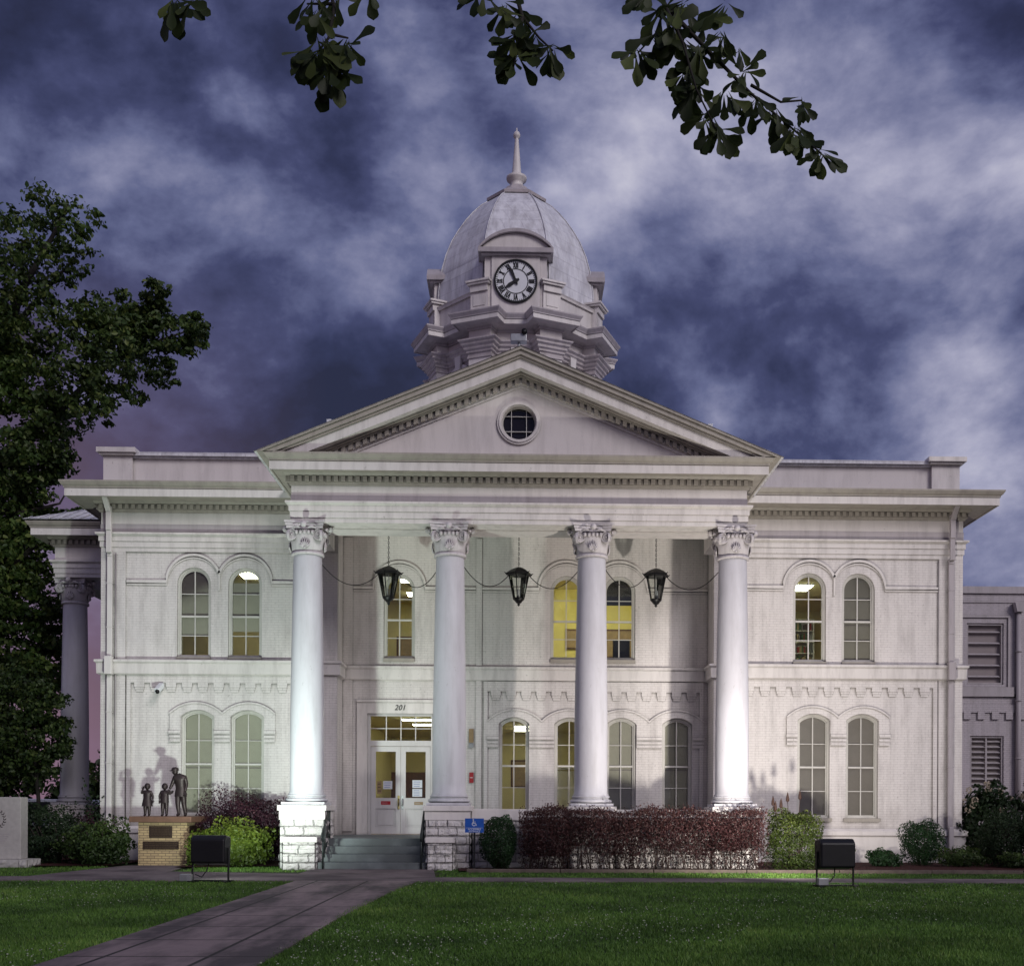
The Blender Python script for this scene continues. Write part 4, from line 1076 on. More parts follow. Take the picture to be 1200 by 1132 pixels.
# accessible parking style sign
e = empty('accessible_entrance_sign', (-1.13, -1.45, 0), 'blue wheelchair symbol sign on a thin post beside the round bush', 'sign')
b = MB(); b.box(-.025, .025, -.02, .02, 0, 1.3); b.build('post', M['black'], e)
b = MB(); b.box(-.24, .24, -.035, -.022, 1.0, 1.36); sp = b.build('sign_panel', M['blue'], e)
b = MB(); y = -.037
b.prism([(.055*math.cos(t)-.01, 1.22+.055*math.sin(t)) for t in [PI*.55+k*PI*1.25/14 for k in range(15)]]+[(.04*math.cos(t)-.01, 1.22+.04*math.sin(t)) for t in [PI*1.8-k*PI*1.25/14 for k in range(15)]], [], y-.003, y)
b.prism([(-.03+.017*math.cos(t), 1.325+.017*math.sin(t)) for t in [k*PI/6 for k in range(12)]], [], y-.003, y)
b.box(-.038, -.022, y-.003, y, 1.23, 1.305); b.box(-.022, .03, y-.003, y, 1.265, 1.277); b.box(-.022, .03, y-.003, y, 1.225, 1.238)
b.prism([(.03, 1.238), (.022, 1.225), (.05, 1.175), (.062, 1.182)], [], y-.003, y)
b.box(-.225, .225, y-.002, y, 1.115, 1.12)
b.build('wheelchair_symbol', M['white'], sp)
text('ACCESSIBLE', .062, (0, -.037, 1.085), M['white'], sp, 'lettering', .002); text('ENTRANCE', .055, (0, -.037, 1.03), M['white'], sp, 'lettering', .002)

# ------------------------------------------------------------------ annex on the right
AN = empty('brick_annex', (19, 10.4, 0), 'lower mauve brick annex with louvred windows behind the right wing', 'building')
YN = 10.4
def an(b, name, mat, label=None):
    o = b.shift((19, 10.4, 0)).build(name, mat, AN)
    if label: o['label'] = label
    return o
aw = [arch(17.0-.1, 1.35, 6.0, 8.3, 'flat'), arch(17.05, 1.28, 2.5, 4.2, 'flat')]
u1 = (PW(1133, 730, YN), PW(1176, 802, YN)); l1 = (PW(1137, 862, YN), PW(1176, 925, YN))
def rc(a, c): return [(a.x, c.z), (c.x, c.z), (c.x, a.z), (a.x, a.z)]
b = MB(); b.prism([(WR, 0), (26, 0), (26, 9.55), (WR, 9.55)], [rc(*u1), rc(*l1)], YN, YN+.35); b.box(25.65, 26, YN+.35, 20, 0, 9.55)
an(b, 'wall', M['brick_dim'])
b = MB(); b.box(WR, 26, YN-.08, YN+.4, 9.55, 9.8); b.box(WR, 26, YN-.04, YN-.002, 9.22, 9.28); an(b, 'coping', M['trim_grey'])
b = MB(); b.box(WR, 26, YN+.2, 20, 9.3, 9.4); an(b, 'roof', M['tin'])
for (a, c), lab, n in ((u1, 'upper louvred annex window', 5), (l1, 'lower louvred annex window', 9)):
    b = MB(); b.prism(rc(a, c), [[(a.x+.07, c.z+.07), (c.x-.07, c.z+.07), (c.x-.07, a.z-.07), (a.x+.07, a.z-.07)]], YN+.05, YN+.2)
    if n == 9: m = (a.x+c.x)/2; b.box(m-.03, m+.03, YN+.07, YN+.12, c.z+.07, a.z-.07)
    f = an(b, 'window', M['trim_grey'], lab)
    b = MB()
    for k in range(n):
        z = c.z+.1+(a.z-c.z-.2)*(k+.5)/n
        b.obox(Vector(((a.x+c.x)/2, YN+.12, z)), Vector((1, 0, 0)), Vector((0, .8, .6)), Vector((0, -.6, .8)), (c.x-a.x)/2-.08, .05, .008)
    b.shift((19, 10.4, 0)).build('louvre', M['trim_grey'], f)
    b = MB(); b.box(a.x+.02, c.x-.02, YN+.22, YN+.24, c.z+.02, a.z-.02); b.shift((19, 10.4, 0)).build('pane', M['blind_grey'] if n == 5 else M['blind_mid'], f)
b = MB(); b.box(u1[0].x-.25, u1[1].x+.35, YN-.1, YN-.003, u1[1].z-.45, u1[1].z-.1); b.box(u1[1].x+.14, u1[1].x+.22, YN-.06, YN-.002, 6.0, u1[0].z+.2); b.box(u1[0].x-.25, u1[1].x+.22, YN-.06, YN-.002, u1[0].z+.2, u1[0].z+.28); an(b, 'window_trim', M['trim_grey'])
b = MB()
for k in range(9):
    c = 16.35+k*.52
    if c > 19.6: break
    b.box(c-.13, c+.13, YN-.07, YN-.002, 4.95, 5.25); b.box(c-.26, c+.26, YN-.055, YN-.002, 5.2, 5.25)
b.box(WR, 26, YN-.05, YN-.002, 5.25, 5.5); b.box(19.75, 19.9, YN-.05, YN-.002, 1.0, 5.25)
an(b, 'corbel_table', M['brick_dim'])
b = MB(); x = PW(1192, 700, YN).x
b.prism([(x-.2, 9.2), (x+.2, 9.2), (x+.12, 8.85), (x-.12, 8.85)], [], YN-.3, YN-.05); b.tube([(x, YN-.14, 8.9), (x, YN-.14, .2)], .09, 10)
for z in (7.4, 5.6, 3.5): b.tube([(x, YN-.14, z), (x, YN-.14, z+.06)], .11, 10)
an(b, 'downspout', M['trim_grey'], 'round annex downspout with funnel head')
b = MB(); b.box(17.7, 18.25, YN-.02, YN+.0, 5.75, 5.88); an(b, 'vent', M['black'])

# ------------------------------------------------------------------ ground
def sheet(name, poly, z, mat, label=None, thick=0):
    b = MB(); n = len(poly)
    b.add([(x, y, z) for x, y in poly], [tuple(range(n))])
    o = b.build(name, mat, None); o['kind'] = 'structure'
    if label: o['label'] = label; o['category'] = 'ground'
    return o
b = MB(); n = 48
gx = [-900, -200, -60]+[-40+i*2 for i in range(41)]+[60, 200, 900]; gy = [-60]+[-40+i*2 for i in range(31)]+[40, 80, 200, 1200]
V = [(x, y, 0) for y in gy for x in gx]; F = [(j*len(gx)+i, j*len(gx)+i+1, (j+1)*len(gx)+i+1, (j+1)*len(gx)+i) for j in range(len(gy)-1) for i in range(len(gx)-1)]
b.add(V, F); o = b.build('ground', M['soil'], None); tag(o, 'dark grassy ground sheet around the courthouse', 'ground', kind='structure')
def m_path():
    m, nt, b, out = newmat('stained_concrete'); o = objco(nt)
    n1 = noise(nt, o, 6, 8, .65); n2 = noise(nt, mapping(nt, o, (1.3, .35, 1)), .9, 5, .65)
    col = mixc(nt, n1, (.27, .205, .21), (.17, .13, .135)); col = mixc(nt, ramp(nt, n2, [(.40, g3(0)), (.6, g3(.9))]), col, (.045, .036, .042))
    n3 = ramp(nt, noise(nt, o, 2.6, 7, .8, 1.2), [(.495, g3(0)), (.5, g3(1)), (.505, g3(0))]); col = mixc(nt, mth(nt, 'MULTIPLY', n3, .5), col, (.03, .025, .028))
    br = nt.nodes.new('ShaderNodeTexBrick'); lk(nt, o, br.inputs['Vector']); br.offset = 0; br.inputs['Scale'].default_value = 1
    br.inputs['Brick Width'].default_value = 1.09; br.inputs['Row Height'].default_value = 1.5; br.inputs['Mortar Size'].default_value = .028; br.inputs['Mortar Smooth'].default_value = .3
    col = mixc(nt, br.outputs[1], col, (.02, .018, .018))
    lk(nt, col, b.inputs['Base Color']); b.inputs['Roughness'].default_value = .8; b.inputs['Specular IOR Level'].default_value = .3
    lk(nt, bump(nt, mth(nt, 'SUBTRACT', n1, br.outputs[1]), .3, .02), b.inputs['Normal']); return m
M['path'] = m_path()
def slab(name, poly, h, mat, label):
    b = MB(); n = len(poly)
    b.add([(x, y, 0) for x, y in poly]+[(x, y, h) for x, y in poly], [tuple(range(n, 2*n))]+[(i, (i+1) % n, (i+1) % n+n, i+n) for i in range(n)])
    o = b.build(name, mat, None, bevel=.01); tag(o, label, 'path', kind='structure'); return o
slab('path', [(-4.8, -34), (-2.66, -34), (-2.6, -14), (-2.45, -9.5), (-2.2, -5.62), (-4.85, -5.62)], .03, M['path'], 'straight concrete walk running up to the entrance steps')
slab('path', [(-40, -5.6), (40, -5.6), (40, -4.3), (-40, -4.3)], .032, M['conc'], 'narrow concrete walk crossing in front of the courthouse')
slab('pavement', [(-10.6, -4.29), (-8.6, -2.2), (-5.3, -3.0), (-5.3, -.96), (-2.2, -.96), (-1.9, -4.29)], .031, M['conc'], 'concrete apron before the entrance steps')
slab('pavement', [(-11.2, -4.28), (-10.61, -4.28), (-8.7, -2.2), (-9.0, .65), (-10.6, .65), (-10.9, -1.5)], .029, M['conc'], 'short pavement leading to the statue pedestal')
b = MB()
rr = random.Random(3)
def bedsheet(poly, label):
    b = MB(); n = len(poly)
    b.add([(x, y, .05) for x, y in poly], [tuple(range(n))]); o = b.build('mulch_bed', M['mulch'], None); tag(o, label, 'ground', kind='structure')
bedsheet([(-1.6, -.4), (-1.5, -1.9), (16, -1.9), (26, -.5), (26, 10.4), (13.3, 10.4), (13.3, 3.3), (6.3, 3.3), (6.3, -.3)], 'reddish mulch bed along the right half of the building')
bedsheet([(-6.3, .2), (-9.0, -.6), (-9.1, 3.3), (-6.3, 3.3)], 'mulch bed under the purple shrub left of the steps')
bedsheet([(-10.9, .3), (-13.2, -.3), (-13.2, 1.6), (-16, 3), (-16, 7), (-12.4, 7), (-12.4, 3.3), (-10.9, 3.3)], 'mulch bed at the left corner of the building')
# timber edging
x = -1.3; k = 0
while x < 16:
    L = 2.35; b = MB(); b.box(0, L-.02, -.06, .06, 0, .1)
    o = b.build('garden_edging', M['timber'], None, bevel=.012); o.location = (x, -1.95+rr.uniform(-.015, .015), .0); o.rotation_euler = (0, 0, rr.uniform(-.006, .006))
    tag(o, 'weathered timber edging board along the mulch bed', 'edging', 'timber boards edging the mulch bed'); x += L; k += 1

# ------------------------------------------------------------------ foliage
def leafmesh(name, pos, nrm, size, mat, parent=None, loc=(0, 0, 0), aspect=.55, seed=1, tip=None):
    """many small folded leaves; pos (N,3), nrm (N,3), size (N,)"""
    rs = np.random.RandomState(seed); N = len(pos)
    nrm = nrm/np.linalg.norm(nrm, axis=1, keepdims=True)
    r = rs.normal(size=(N, 3)); t = np.cross(nrm, r); t /= np.linalg.norm(t, axis=1, keepdims=True)+1e-9
    s = np.cross(nrm, t)
    L = size[:, None]; W = L*aspect
    tmpl = [(-.5, 0, 0), (-.1, .5, .12), (.25, .38, .1), (.5, 0, 0), (.25, -.38, .1), (-.1, -.5, .12)]
    V = np.zeros((N, 6, 3))
    for i, (a, c, d) in enumerate(tmpl): V[:, i] = pos+t*L*a+s*W*c+nrm*L*d
    V = V.reshape(-1, 3)
    F = np.zeros((N, 2, 4), int); base = np.arange(N)*6
    F[:, 0] = np.stack([base, base+1, base+2, base+3], 1); F[:, 1] = np.stack([base, base+3, base+4, base+5], 1)
    F = F.reshape(-1, 4)
    me = bpy.data.meshes.new(name); me.vertices.add(len(V)); me.vertices.foreach_set('co', V.ravel())
    me.loops.add(F.size); me.loops.foreach_set('vertex_index', F.ravel()); me.polygons.add(len(F))
    me.polygons.foreach_set('loop_start', np.arange(0, F.size, 4)); me.polygons.foreach_set('loop_total', np.full(len(F), 4))
    me.update(calc_edges=True); me.materials.append(mat)
    at = me.attributes.new('tint', 'FLOAT', 'POINT'); tv = rs.rand(N) if tip is None else np.clip(tip+rs.normal(0, .15, N), 0, 1)
    at.data.foreach_set('value', np.repeat(tv, 6).astype(np.float32))
    o = bpy.data.objects.new(name, me); COL.objects.link(o); o.location = loc
    if parent is not None: o.parent = parent
    return o
def lumpy(dirs, seed, f=2.5, amp=.18):
    rs = np.random.RandomState(seed); out = np.ones(len(dirs))
    for k in range(7):
        w = rs.normal(size=3)*f*(1+k*.35); ph = rs.rand()*6.28; out += amp/(1+k*.4)*np.sin(dirs@w+ph)
    return out
def bush(name, loc, size, mat, label, n=5000, leaf=.05, seed=1, boxy=2.0, cat='shrub', group=None, lump=.18, zpow=1, stems=True, tips=True, hollow=.45, base=.0):
    """size = half extents (x,y) and full height; boxy = superellipsoid exponent"""
    rs = np.random.RandomState(seed)
    d = rs.normal(size=(n, 3)); d /= np.linalg.norm(d, axis=1, keepdims=True)
    p = boxy; k = (np.abs(d)**p).sum(1)**(-1/p)
    rad = (1-hollow*rs.rand(n)**1.6)*lumpy(d, seed, 2.5, lump)
    P = d*k[:, None]*rad[:, None]
    P = P*np.array([size[0], size[1], (size[2]-base)/2]); P[:, 2] += base+(size[2]-base)/2
    P = P[P[:, 2] > .02]
    nn = P-np.array([0, 0, size[2]*.35]); nn = nn/np.linalg.norm(nn, axis=1, keepdims=True)+rs.normal(size=P.shape)*.7
    e = empty(name, loc, label, cat, group)
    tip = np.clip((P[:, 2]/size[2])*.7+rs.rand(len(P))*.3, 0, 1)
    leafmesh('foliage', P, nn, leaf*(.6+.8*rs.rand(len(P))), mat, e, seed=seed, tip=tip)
    if stems:
        b = MB(); r2 = random.Random(seed)
        for i in range(14):
            a = r2.uniform(0, 2*PI); q = r2.uniform(.3, .85)
            b.tube([(q*.3*size[0]*math.cos(a), q*.3*size[1]*math.sin(a), 0), (q*.6*size[0]*math.cos(a+.2), q*.6*size[1]*math.sin(a+.2), size[2]*.45), (q*size[0]*math.cos(a), q*size[1]*math.sin(a), size[2]*.85)], [.018, .012, .005], 5)
        b.build('stem', M['stem'], e)
    return e
M['l_box'] = m_leaf('boxwood_leaf', (.012, .035, .012), (.03, .08, .025), sc=3)
M['l_yel'] = m_leaf('chartreuse_leaf', (.04, .065, .012), (.12, .17, .02), (.2, .23, .035), sc=2)
M['l_grn'] = m_leaf('green_leaf', (.022, .045, .012), (.055, .095, .022), (.10, .15, .035), sc=2)
M['l_ygr'] = m_leaf('yellow_green_leaf', (.025, .045, .010), (.075, .105, .02), (.14, .17, .035), sc=2.5)
M['l_dk'] = m_leaf('dark_leaf', (.012, .028, .012), (.03, .055, .02), sc=2)
M['l_pur'] = m_leaf('purple_leaf', (.022, .008, .016), (.06, .02, .035), (.11, .035, .05), sc=2.5)
M['l_hedge'] = m_leaf('plum_hedge_leaf', (.035, .013, .014), (.085, .034, .036), (.13, .066, .06), sc=2.5)
M['l_tree'] = m_leaf('tree_leaf', (.028, .058, .013), (.085, .135, .03), (.18, .22, .055), sc=.4)
M['l_tree2'] = m_leaf('small_tree_leaf', (.016, .032, .01), (.05, .08, .02), (.10, .13, .035), sc=.8)
M['l_oak'] = m_leaf('oak_leaf', (.025, .04, .012), (.06, .085, .025), (.17, .21, .06), .5, sc=4)
# right of the steps
bush('round_boxwood', (-.5, -1.15, .05), (.47, .45, 1.38), M['l_box'], 'rounded dark boxwood beside the blue accessibility sign', 9000, .045, 11, 2.2, hollow=.35, lump=.06)
# plum hedge: leaf cloud with bare stems underneath
def hedge():
    e = empty('plum_hedge', (3.2, -1.15, .05), 'long clipped plum coloured hedge under the third and fourth columns', 'hedge')
    rs = np.random.RandomState(5); n = 52000
    P = np.stack([rs.uniform(-3.2, 3.2, n), rs.uniform(-.55, .55, n), rs.uniform(0, 1, n)**.75*1.62], 1)
    top = 1.52+.05*np.sin(P[:, 0]*2.3)+.04*np.sin(P[:, 0]*5.1+1)
    keep = (P[:, 2] < top)&((P[:, 2] > .42+.15*np.sin(P[:, 0]*3.1)+.08*np.sin(P[:, 0]*7))|(rs.rand(n) < .3))
    edge = np.maximum(np.abs(P[:, 1])/.55, np.maximum(P[:, 2]/1.55, np.abs(P[:, 0])/3.2)); keep &= (edge > .62)|(rs.rand(n) < .4)
    cx = np.abs(np.abs(P[:, 0])-3.2) ; keep &= ~((cx < .12)&(rs.rand(n) < .5))
    P = P[keep]; P[:, 1] += .06*np.sin(P[:, 0]*4+P[:, 2]*3)
    m = P[:, 2] > 1.35; P[m, 2] += rs.exponential(.035, m.sum())
    nn = rs.normal(size=P.shape)+np.array([0, -.6, .5])
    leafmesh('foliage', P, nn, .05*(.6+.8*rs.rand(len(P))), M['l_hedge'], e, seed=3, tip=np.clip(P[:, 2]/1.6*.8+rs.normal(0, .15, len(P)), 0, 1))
    b = MB(); r2 = random.Random(9)
    for i in range(90):
        x = r2.uniform(-3.1, 3.1); y = r2.uniform(-.35, .35); dx = r2.uniform(-.35, .35); dy = r2.uniform(-.2, .2); z = r2.uniform(.7, 1.45)
        b.tube([(x, y, 0), (x+dx*.4+r2.uniform(-.04, .04), y+dy*.3, z*.45), (x+dx, y+dy, z)], [.014, .01, .004], 5)
        if r2.random() < .6: b.tube([(x+dx*.4, y+dy*.3, z*.45), (x+dx*.2+r2.uniform(-.3, .3), y, z*.8)], [.008, .003], 4)
    b.build('stem', M['stem'], e)
hedge()
e = bush('square_green_bush', (7.2, -.9, .05), (.62, .55, 1.55), M['l_ygr'], 'clipped squarish yellow green bush at the right end of the plum hedge', 11000, .055, 21, 3.4, hollow=.4, lump=.14)
b = MB(); r2 = random.Random(4)
for i in range(5):
    x, y = (-.55, -.35, -.15, .15, -.5)[i], r2.uniform(-.1, .3); h = 1.5+(.18, .12, .28, .34, .05)[i]
    b.tube([(x*.8, y, 1.3), (x, y, h)], .008, 4)
    b.lathe([(.006, h-.02), (.045, h+.02), (.04, h+.1), (.02, h+.19), (.004, h+.25)], (x, y, 0), 7)
b.build('flower_spike', M['redflower'], e)
for x, y, s, seed, lab in ((8.9, 1.4, (.55, .45, .52), 31, 'low azalea clump behind the right floodlight'), (10.25, 1.1, (.5, .42, .45), 32, 'low spreading azalea left of the rounded holly'),
                           (12.35, 1.0, (.6, .5, .5), 33, 'low azalea clump at the right wing corner')):
    bush('low_azalea', (x, y, .05), s, M['l_grn'] if seed != 32 else M['l_box'], lab, 3500, .06, seed, group='low azaleas below the right wing', lump=.25)
bush('rounded_holly', (11.5, 1.6, .05), (.62, .55, 1.28), M['l_box'], 'rounded holly bush under the right wing wall', 9000, .05, 35, 2.1, lump=.12)
bush('globe_shrub', (13.7, 1.2, .05), (.65, .6, 1.45), M['l_dk'], 'dark globe shrub at the courthouse corner', 8000, .06, 41)
bush('globe_shrub', (15.1, .6, .05), (.95, .8, 1.5), M['l_box'], 'broad dark globe shrub at the right edge', 11000, .06, 42)
for x, y, s, sd in ((13.6, .2, (.4, .35, .4), 43), (14.5, -.5, (.45, .4, .35), 44)):
    bush('low_azalea', (x, y, .05), s, M['l_grn'], 'small light azalea in front of the %s globe shrub' % ('dark' if sd == 43 else 'broad'), 1800, .06, sd, lump=.3)
def hydrangea(loc, size, label, seed, n=5000):
    e = bush('hydrangea', loc, size, M['l_dk'], label, n, .13, seed, lump=.2, hollow=.5)
    r2 = random.Random(seed); fl = MB()
    for i in range(13):
        a = r2.uniform(PI, 2*PI); h = r2.uniform(.55, .95); q = math.sqrt(max(0, 1-(h*2-1)**2))*.95
        c = Vector((size[0]*q*math.cos(a), size[1]*q*math.sin(a), size[2]*h))
        for j in range(26):
            v = Vector((r2.gauss(0, 1), r2.gauss(0, 1), r2.gauss(0, 1))).normalized()
            fl.sphere(c+v*.085, .028, 5, 4, (1, 1, .7))
    fl.build('flower_head', M['flower'], e)
hydrangea((14.2, 3.6, .05), (.9, .8, 2.5), 'tall hydrangea with faded flower heads beside the wing corner', 51)
hydrangea((15.9, 3.2, .05), (1.0, .9, 2.7), 'hydrangea at the right edge of the picture with faded heads', 52)
# left of the steps
bush('purple_shrub', (-7.6, 1.9, .05), (1.55, .9, 1.85), M['l_pur'], 'spreading dark purple shrub against the left wing', 20000, .06, 61, 2.6, lump=.16)
bush('chartreuse_bush', (-7.55, .0, .05), (.92, .55, 1.1), M['l_yel'], 'bright yellow green bush right of the statue pedestal', 7500, .085, 62, 2.3, lump=.22)
bush('chartreuse_bush', (-8.52, .1, .05), (.3, .32, .82), M['l_yel'], 'narrow yellow green bush against the pedestal side', 2200, .085, 63, 2.3, lump=.25)
bush('green_shrub', (-11.5, .9, .05), (.82, .7, 1.05), M['l_grn'], 'green leafy shrub left of the statue pedestal', 6500, .09, 64, 2.3, lump=.2)
bush('dark_shrub', (-12.9, 1.4, .05), (.9, .7, 1.2), M['l_dk'], 'dark mixed shrub between the monument and the green shrub', 5500, .08, 65, lump=.3)
bush('dark_shrub', (-12.6, 3.6, .05), (.5, .5, 1.9), M['l_dk'], 'tall thin dark shrub before the side porch column', 2200, .1, 66, lump=.35, hollow=.9)
bush('reddish_shrub', (-12.1, 1.9, .05), (.5, .4, 1.35), M['l_pur'], 'small reddish purple shrub behind the green shrub', 1800, .07, 67, lump=.35)
bush('dark_shrub', (-14.6, 3.5, .05), (1.1, .8, 1.7), M['l_dk'], 'dark shrub mass behind the stone monument', 6500, .09, 68, lump=.3)
# trees
def tree(name, base, label, trunk, limbs, blobs, n, leaf, mat, seed, group=None):
    """limbs: lists of points with radii; blobs: (center, radius, weight)"""
    e = empty(name, base, label, 'tree', group); B = Vector(base)
    b = MB(); b.tube([Vector(p)-B for p in trunk[0]], trunk[1], 12); b.build('trunk', M['bark'], e)
    b = MB()
    for pts, r in limbs: b.tube([Vector(p)-B for p in pts], r, 7)
    b.build('branch', M['bark'], e)
    rs = np.random.RandomState(seed); W = np.array([w*r**2 for c, r, w in blobs]); W = W/W.sum(); P = []; nn = []
    for (c, r, w), q in zip(blobs, W):
        k = int(n*q); nsub = max(5, int(r*r*16))
        sc = rs.normal(size=(nsub, 3)); sc /= np.linalg.norm(sc, axis=1, keepdims=True); sc *= (rs.rand(nsub)[:, None]**.5)*r*1.25*np.array([1, 1, .85])
        idx = rs.randint(0, nsub, k); d = rs.normal(size=(k, 3)); d /= np.linalg.norm(d, axis=1, keepdims=True)
        pp = sc[idx]+d*(rs.rand(k)[:, None]**.7)*min(.5, r*.42)*np.array([1.2, 1.2, .6]); P.append(pp+np.array(c)-np.array(base)); nn.append(d+rs.normal(size=(k, 3))*.8+np.array([0, 0, .4]))
        # twigs
    P = np.concatenate(P); nn = np.concatenate(nn)
    leafmesh('crown', P, nn, leaf*(.6+.8*rs.rand(len(P))), mat, e, seed=seed, aspect=.6)
    return e
YT = 11.5
def pj(x, y, dy=0): p = PW(x, y, YT+dy); return (p.x, p.y, p.z)
tb = PW(-28, 960, YT)
limbs = [([pj(-25, 560), pj(20, 520, 0), pj(75, 475, .6), pj(130, 425, .8), pj(190, 398, .6), pj(232, 384, .4)], [.26, .19, .14, .09, .05, .015]),
         ([pj(-20, 470), pj(5, 400), pj(25, 340), pj(60, 280), pj(80, 240)], [.28, .2, .14, .08, .03]),
         ([pj(5, 400), pj(45, 350, 1), pj(90, 300, 1)], [.14, .09, .03]), ([pj(75, 475, .6), pj(110, 480, 0), pj(150, 460, 0)], [.1, .06, .02]),
         ([pj(130, 425, .8), pj(165, 375, .5), pj(186, 352, .3)], [.08, .05, .02]), ([pj(190, 398, .6), pj(222, 408, 0)], [.05, .02]),
         ([pj(-20, 600), pj(30, 600, -1), pj(70, 590, -1), pj(85, 565)], [.15, .08, .04, .012]), ([pj(-20, 700), pj(40, 640, -1), pj(70, 620, -1)], [.2, .08, .03])]
blobs = []
for x, y, r, w in ((60, 262, 1.15, .55), (30, 285, 1.0, .5), (88, 262, .7, .5), (5, 300, 1.2, .5), (95, 300, .7, .4), (45, 330, 1.1, .35), (10, 350, 1.3, .5), (85, 345, .8, .4), (110, 370, .9, .6),
                   (130, 385, 1.1, .9), (158, 380, 1.0, 1), (182, 370, .95, 1), (203, 388, .9, 1.1), (228, 382, .55, 1), (224, 405, .5, .8), (194, 408, .8, .8), (165, 415, 1.0, .9), (185, 348, .6, .8), (130, 430, 1.1, .7),
                   (110, 465, 1.0, .6), (145, 455, .7, .7), (190, 445, .5, .5), (125, 485, .5, .6), (85, 430, 1.1, .6), (45, 400, 1.2, .6), (10, 410, 1.4, .8), (60, 500, 1.0, .7), (20, 470, 1.6, 1), (-25, 420, 1.8, 1),
                   (15, 530, 1.6, 1), (40, 560, 1.1, 1), (60, 540, .7, .8), (-20, 560, 2, 1), (20, 600, 1.5, 1.1), (50, 610, .9, 1), (-20, 650, 2, 1), (25, 660, 1.4, 1.1), (10, 720, 1.9, 1.1), (45, 700, 1.0, .9), (-20, 780, 2.2, 1), (15, 790, 1.8, 1), (60, 740, .8, .8), (90, 600, .35, .4), (55, 790, 1.0, .7)):
    p = PW(x, y, YT+rnd.uniform(-1.8, 1.2)); blobs.append(((p.x, p.y, p.z), r, w))
tree('tall_tree', (tb.x, tb.y, 0), 'tall dark leafy tree with a long branch reaching right above the side porch', ([(tb.x, YT, 0), pj(-27, 760), pj(-25, 560), pj(-20, 470)], [.55, .45, .36, .28]), limbs, blobs, 62000, .19, M['l_tree'], 71)
# small tree by the monument
YT2 = 5.2
def pk(x, y, dy=0): p = PW(x, y, YT2+dy); return (p.x, p.y, p.z)
bl = [(pk(x, y, rnd.uniform(-.7, .7)), r, w) for x, y, r, w in ((10, 830, 1.0, 1), (35, 815, 1.0, 1), (60, 840, .75, 1), (45, 870, .85, 1), (15, 880, 1.0, 1), (65, 880, .55, .8), (-15, 860, 1.2, 1), (30, 905, .6, .8), (60, 905, .45, .6), (5, 920, .6, .8))]
t0 = PW(45, 975, YT2)
tree('small_tree', (t0.x, t0.y, 0), 'small dark ornamental tree behind the stone monument', ([(t0.x, YT2, 0), pk(45, 935), pk(42, 905)], [.07, .06, .05]),
     [([pk(42, 915), pk(20, 880), pk(10, 840)], [.045, .03, .012]), ([pk(42, 910), pk(60, 880), pk(62, 850)], [.045, .03, .012]), ([pk(42, 905), pk(38, 860), pk(35, 820)], [.045, .03, .012])], bl, 15000, .13, M['l_tree2'], 72)
# far trees closing the left horizon
for i, (x, Y, w, h) in enumerate(((-44, 38, 4, 7), (-38, 42, 4.5, 8), (-32, 40, 4, 6.5), (-27, 44, 4, 6), (-60, 48, 6, 10), (-52, 50, 5, 9), (30, 45, 6, 7), (38, 42, 6, 8), (-21.5, 42, 3, 5))):
    rr = random.Random(80+i)
    bl = [((x+rr.uniform(-w, w)*.6, Y+rr.uniform(-1.5, 1.5), h*rr.uniform(.25, .85)), rr.uniform(1.3, 2.3), 1) for k in range(9)]
    nm = ['', ]
    tree('distant_tree', (x, Y, 0), 'distant dark tree on the horizon beyond the courthouse', ([(x, Y, 0), (x, Y, h*.7)], [.25, .1]), [([(x, Y, h*.4), (x+1.2, Y, h*.75)], [.1, .03])], bl, 5000, .4, M['l_tree2'], 90+i, 'distant trees on the horizon')
# pale parked van seen through the leaves
def van(x, Y, label):
    e = empty('parked_van', (x, Y, 0), label, 'van')
    b = MB(); b.prism([(-2.3, .45), (2.3, .45), (2.35, 1.0), (1.9, 1.25), (1.35, 1.95), (-2.2, 2.0), (-2.35, 1.2)], [], -.9, .9); b.build('body', M['white'], e, bevel=.08)
    b = MB(); b.prism([(1.75, 1.25), (1.3, 1.85), (.6, 1.85), (.6, 1.25)], [], -.91, .91); b.prism([(.45, 1.25), (.45, 1.85), (-2.0, 1.85), (-2.1, 1.25)], [], -.912, .912); b.build('window', M['dark'], e)
    for xx in (-1.45, 1.45):
        for yy in (-.85, .85):
            b = MB(); b.tube([(xx, yy-.1, .34), (xx, yy+.1, .34)], .34, 18, False); w = b.build('wheel', M['black'], e)
            b = MB(); b.tube([(xx, yy-.11, .34), (xx, yy+.11, .34)], .18, 12, False); b.build('rim', M['galv'], w)
van(-21.5, 24, 'pale van parked far off behind the small tree and side porch')

# ------------------------------------------------------------------ statues and pedestal
PD = empty('statue_pedestal', (-9.72, 1.5, 0), 'buff brick pedestal with brown stone cap and bronze plaques', 'pedestal')
b = MB(); b.box(-.66, .66, -.78, .82, 0, 1.2); b.build('brick_base', M['yb'], PD)
b = MB(); b.box(-.86, .82, -.95, .98, 1.2, 1.36); b.build('cap', M['brownstone'], PD, bevel=.015)
for x0, x1, z0, z1, l in ((-.36, .26, .78, 1.1, 'upper front plaque'), (-.53, .44, .46, .68, 'long lower front plaque')):
    b = MB(); b.box(x0, x1, -.8, -.782, z0, z1); p = tag(b.build('plaque', M['plaque'], PD), l)
    b = MB(); n = 5 if z1 > 1 else 3
    for k in range(n):
        zz = z0+(z1-z0)*(k+.7)/(n+.4); x = x0+.06
        while x < x1-.08: L = rnd.uniform(.03, .09); b.box(x, min(x+L, x1-.05), -.804, -.8, zz-.012, zz+.012); x += L+.02
    b.build('raised_lettering', M['letter'], p)
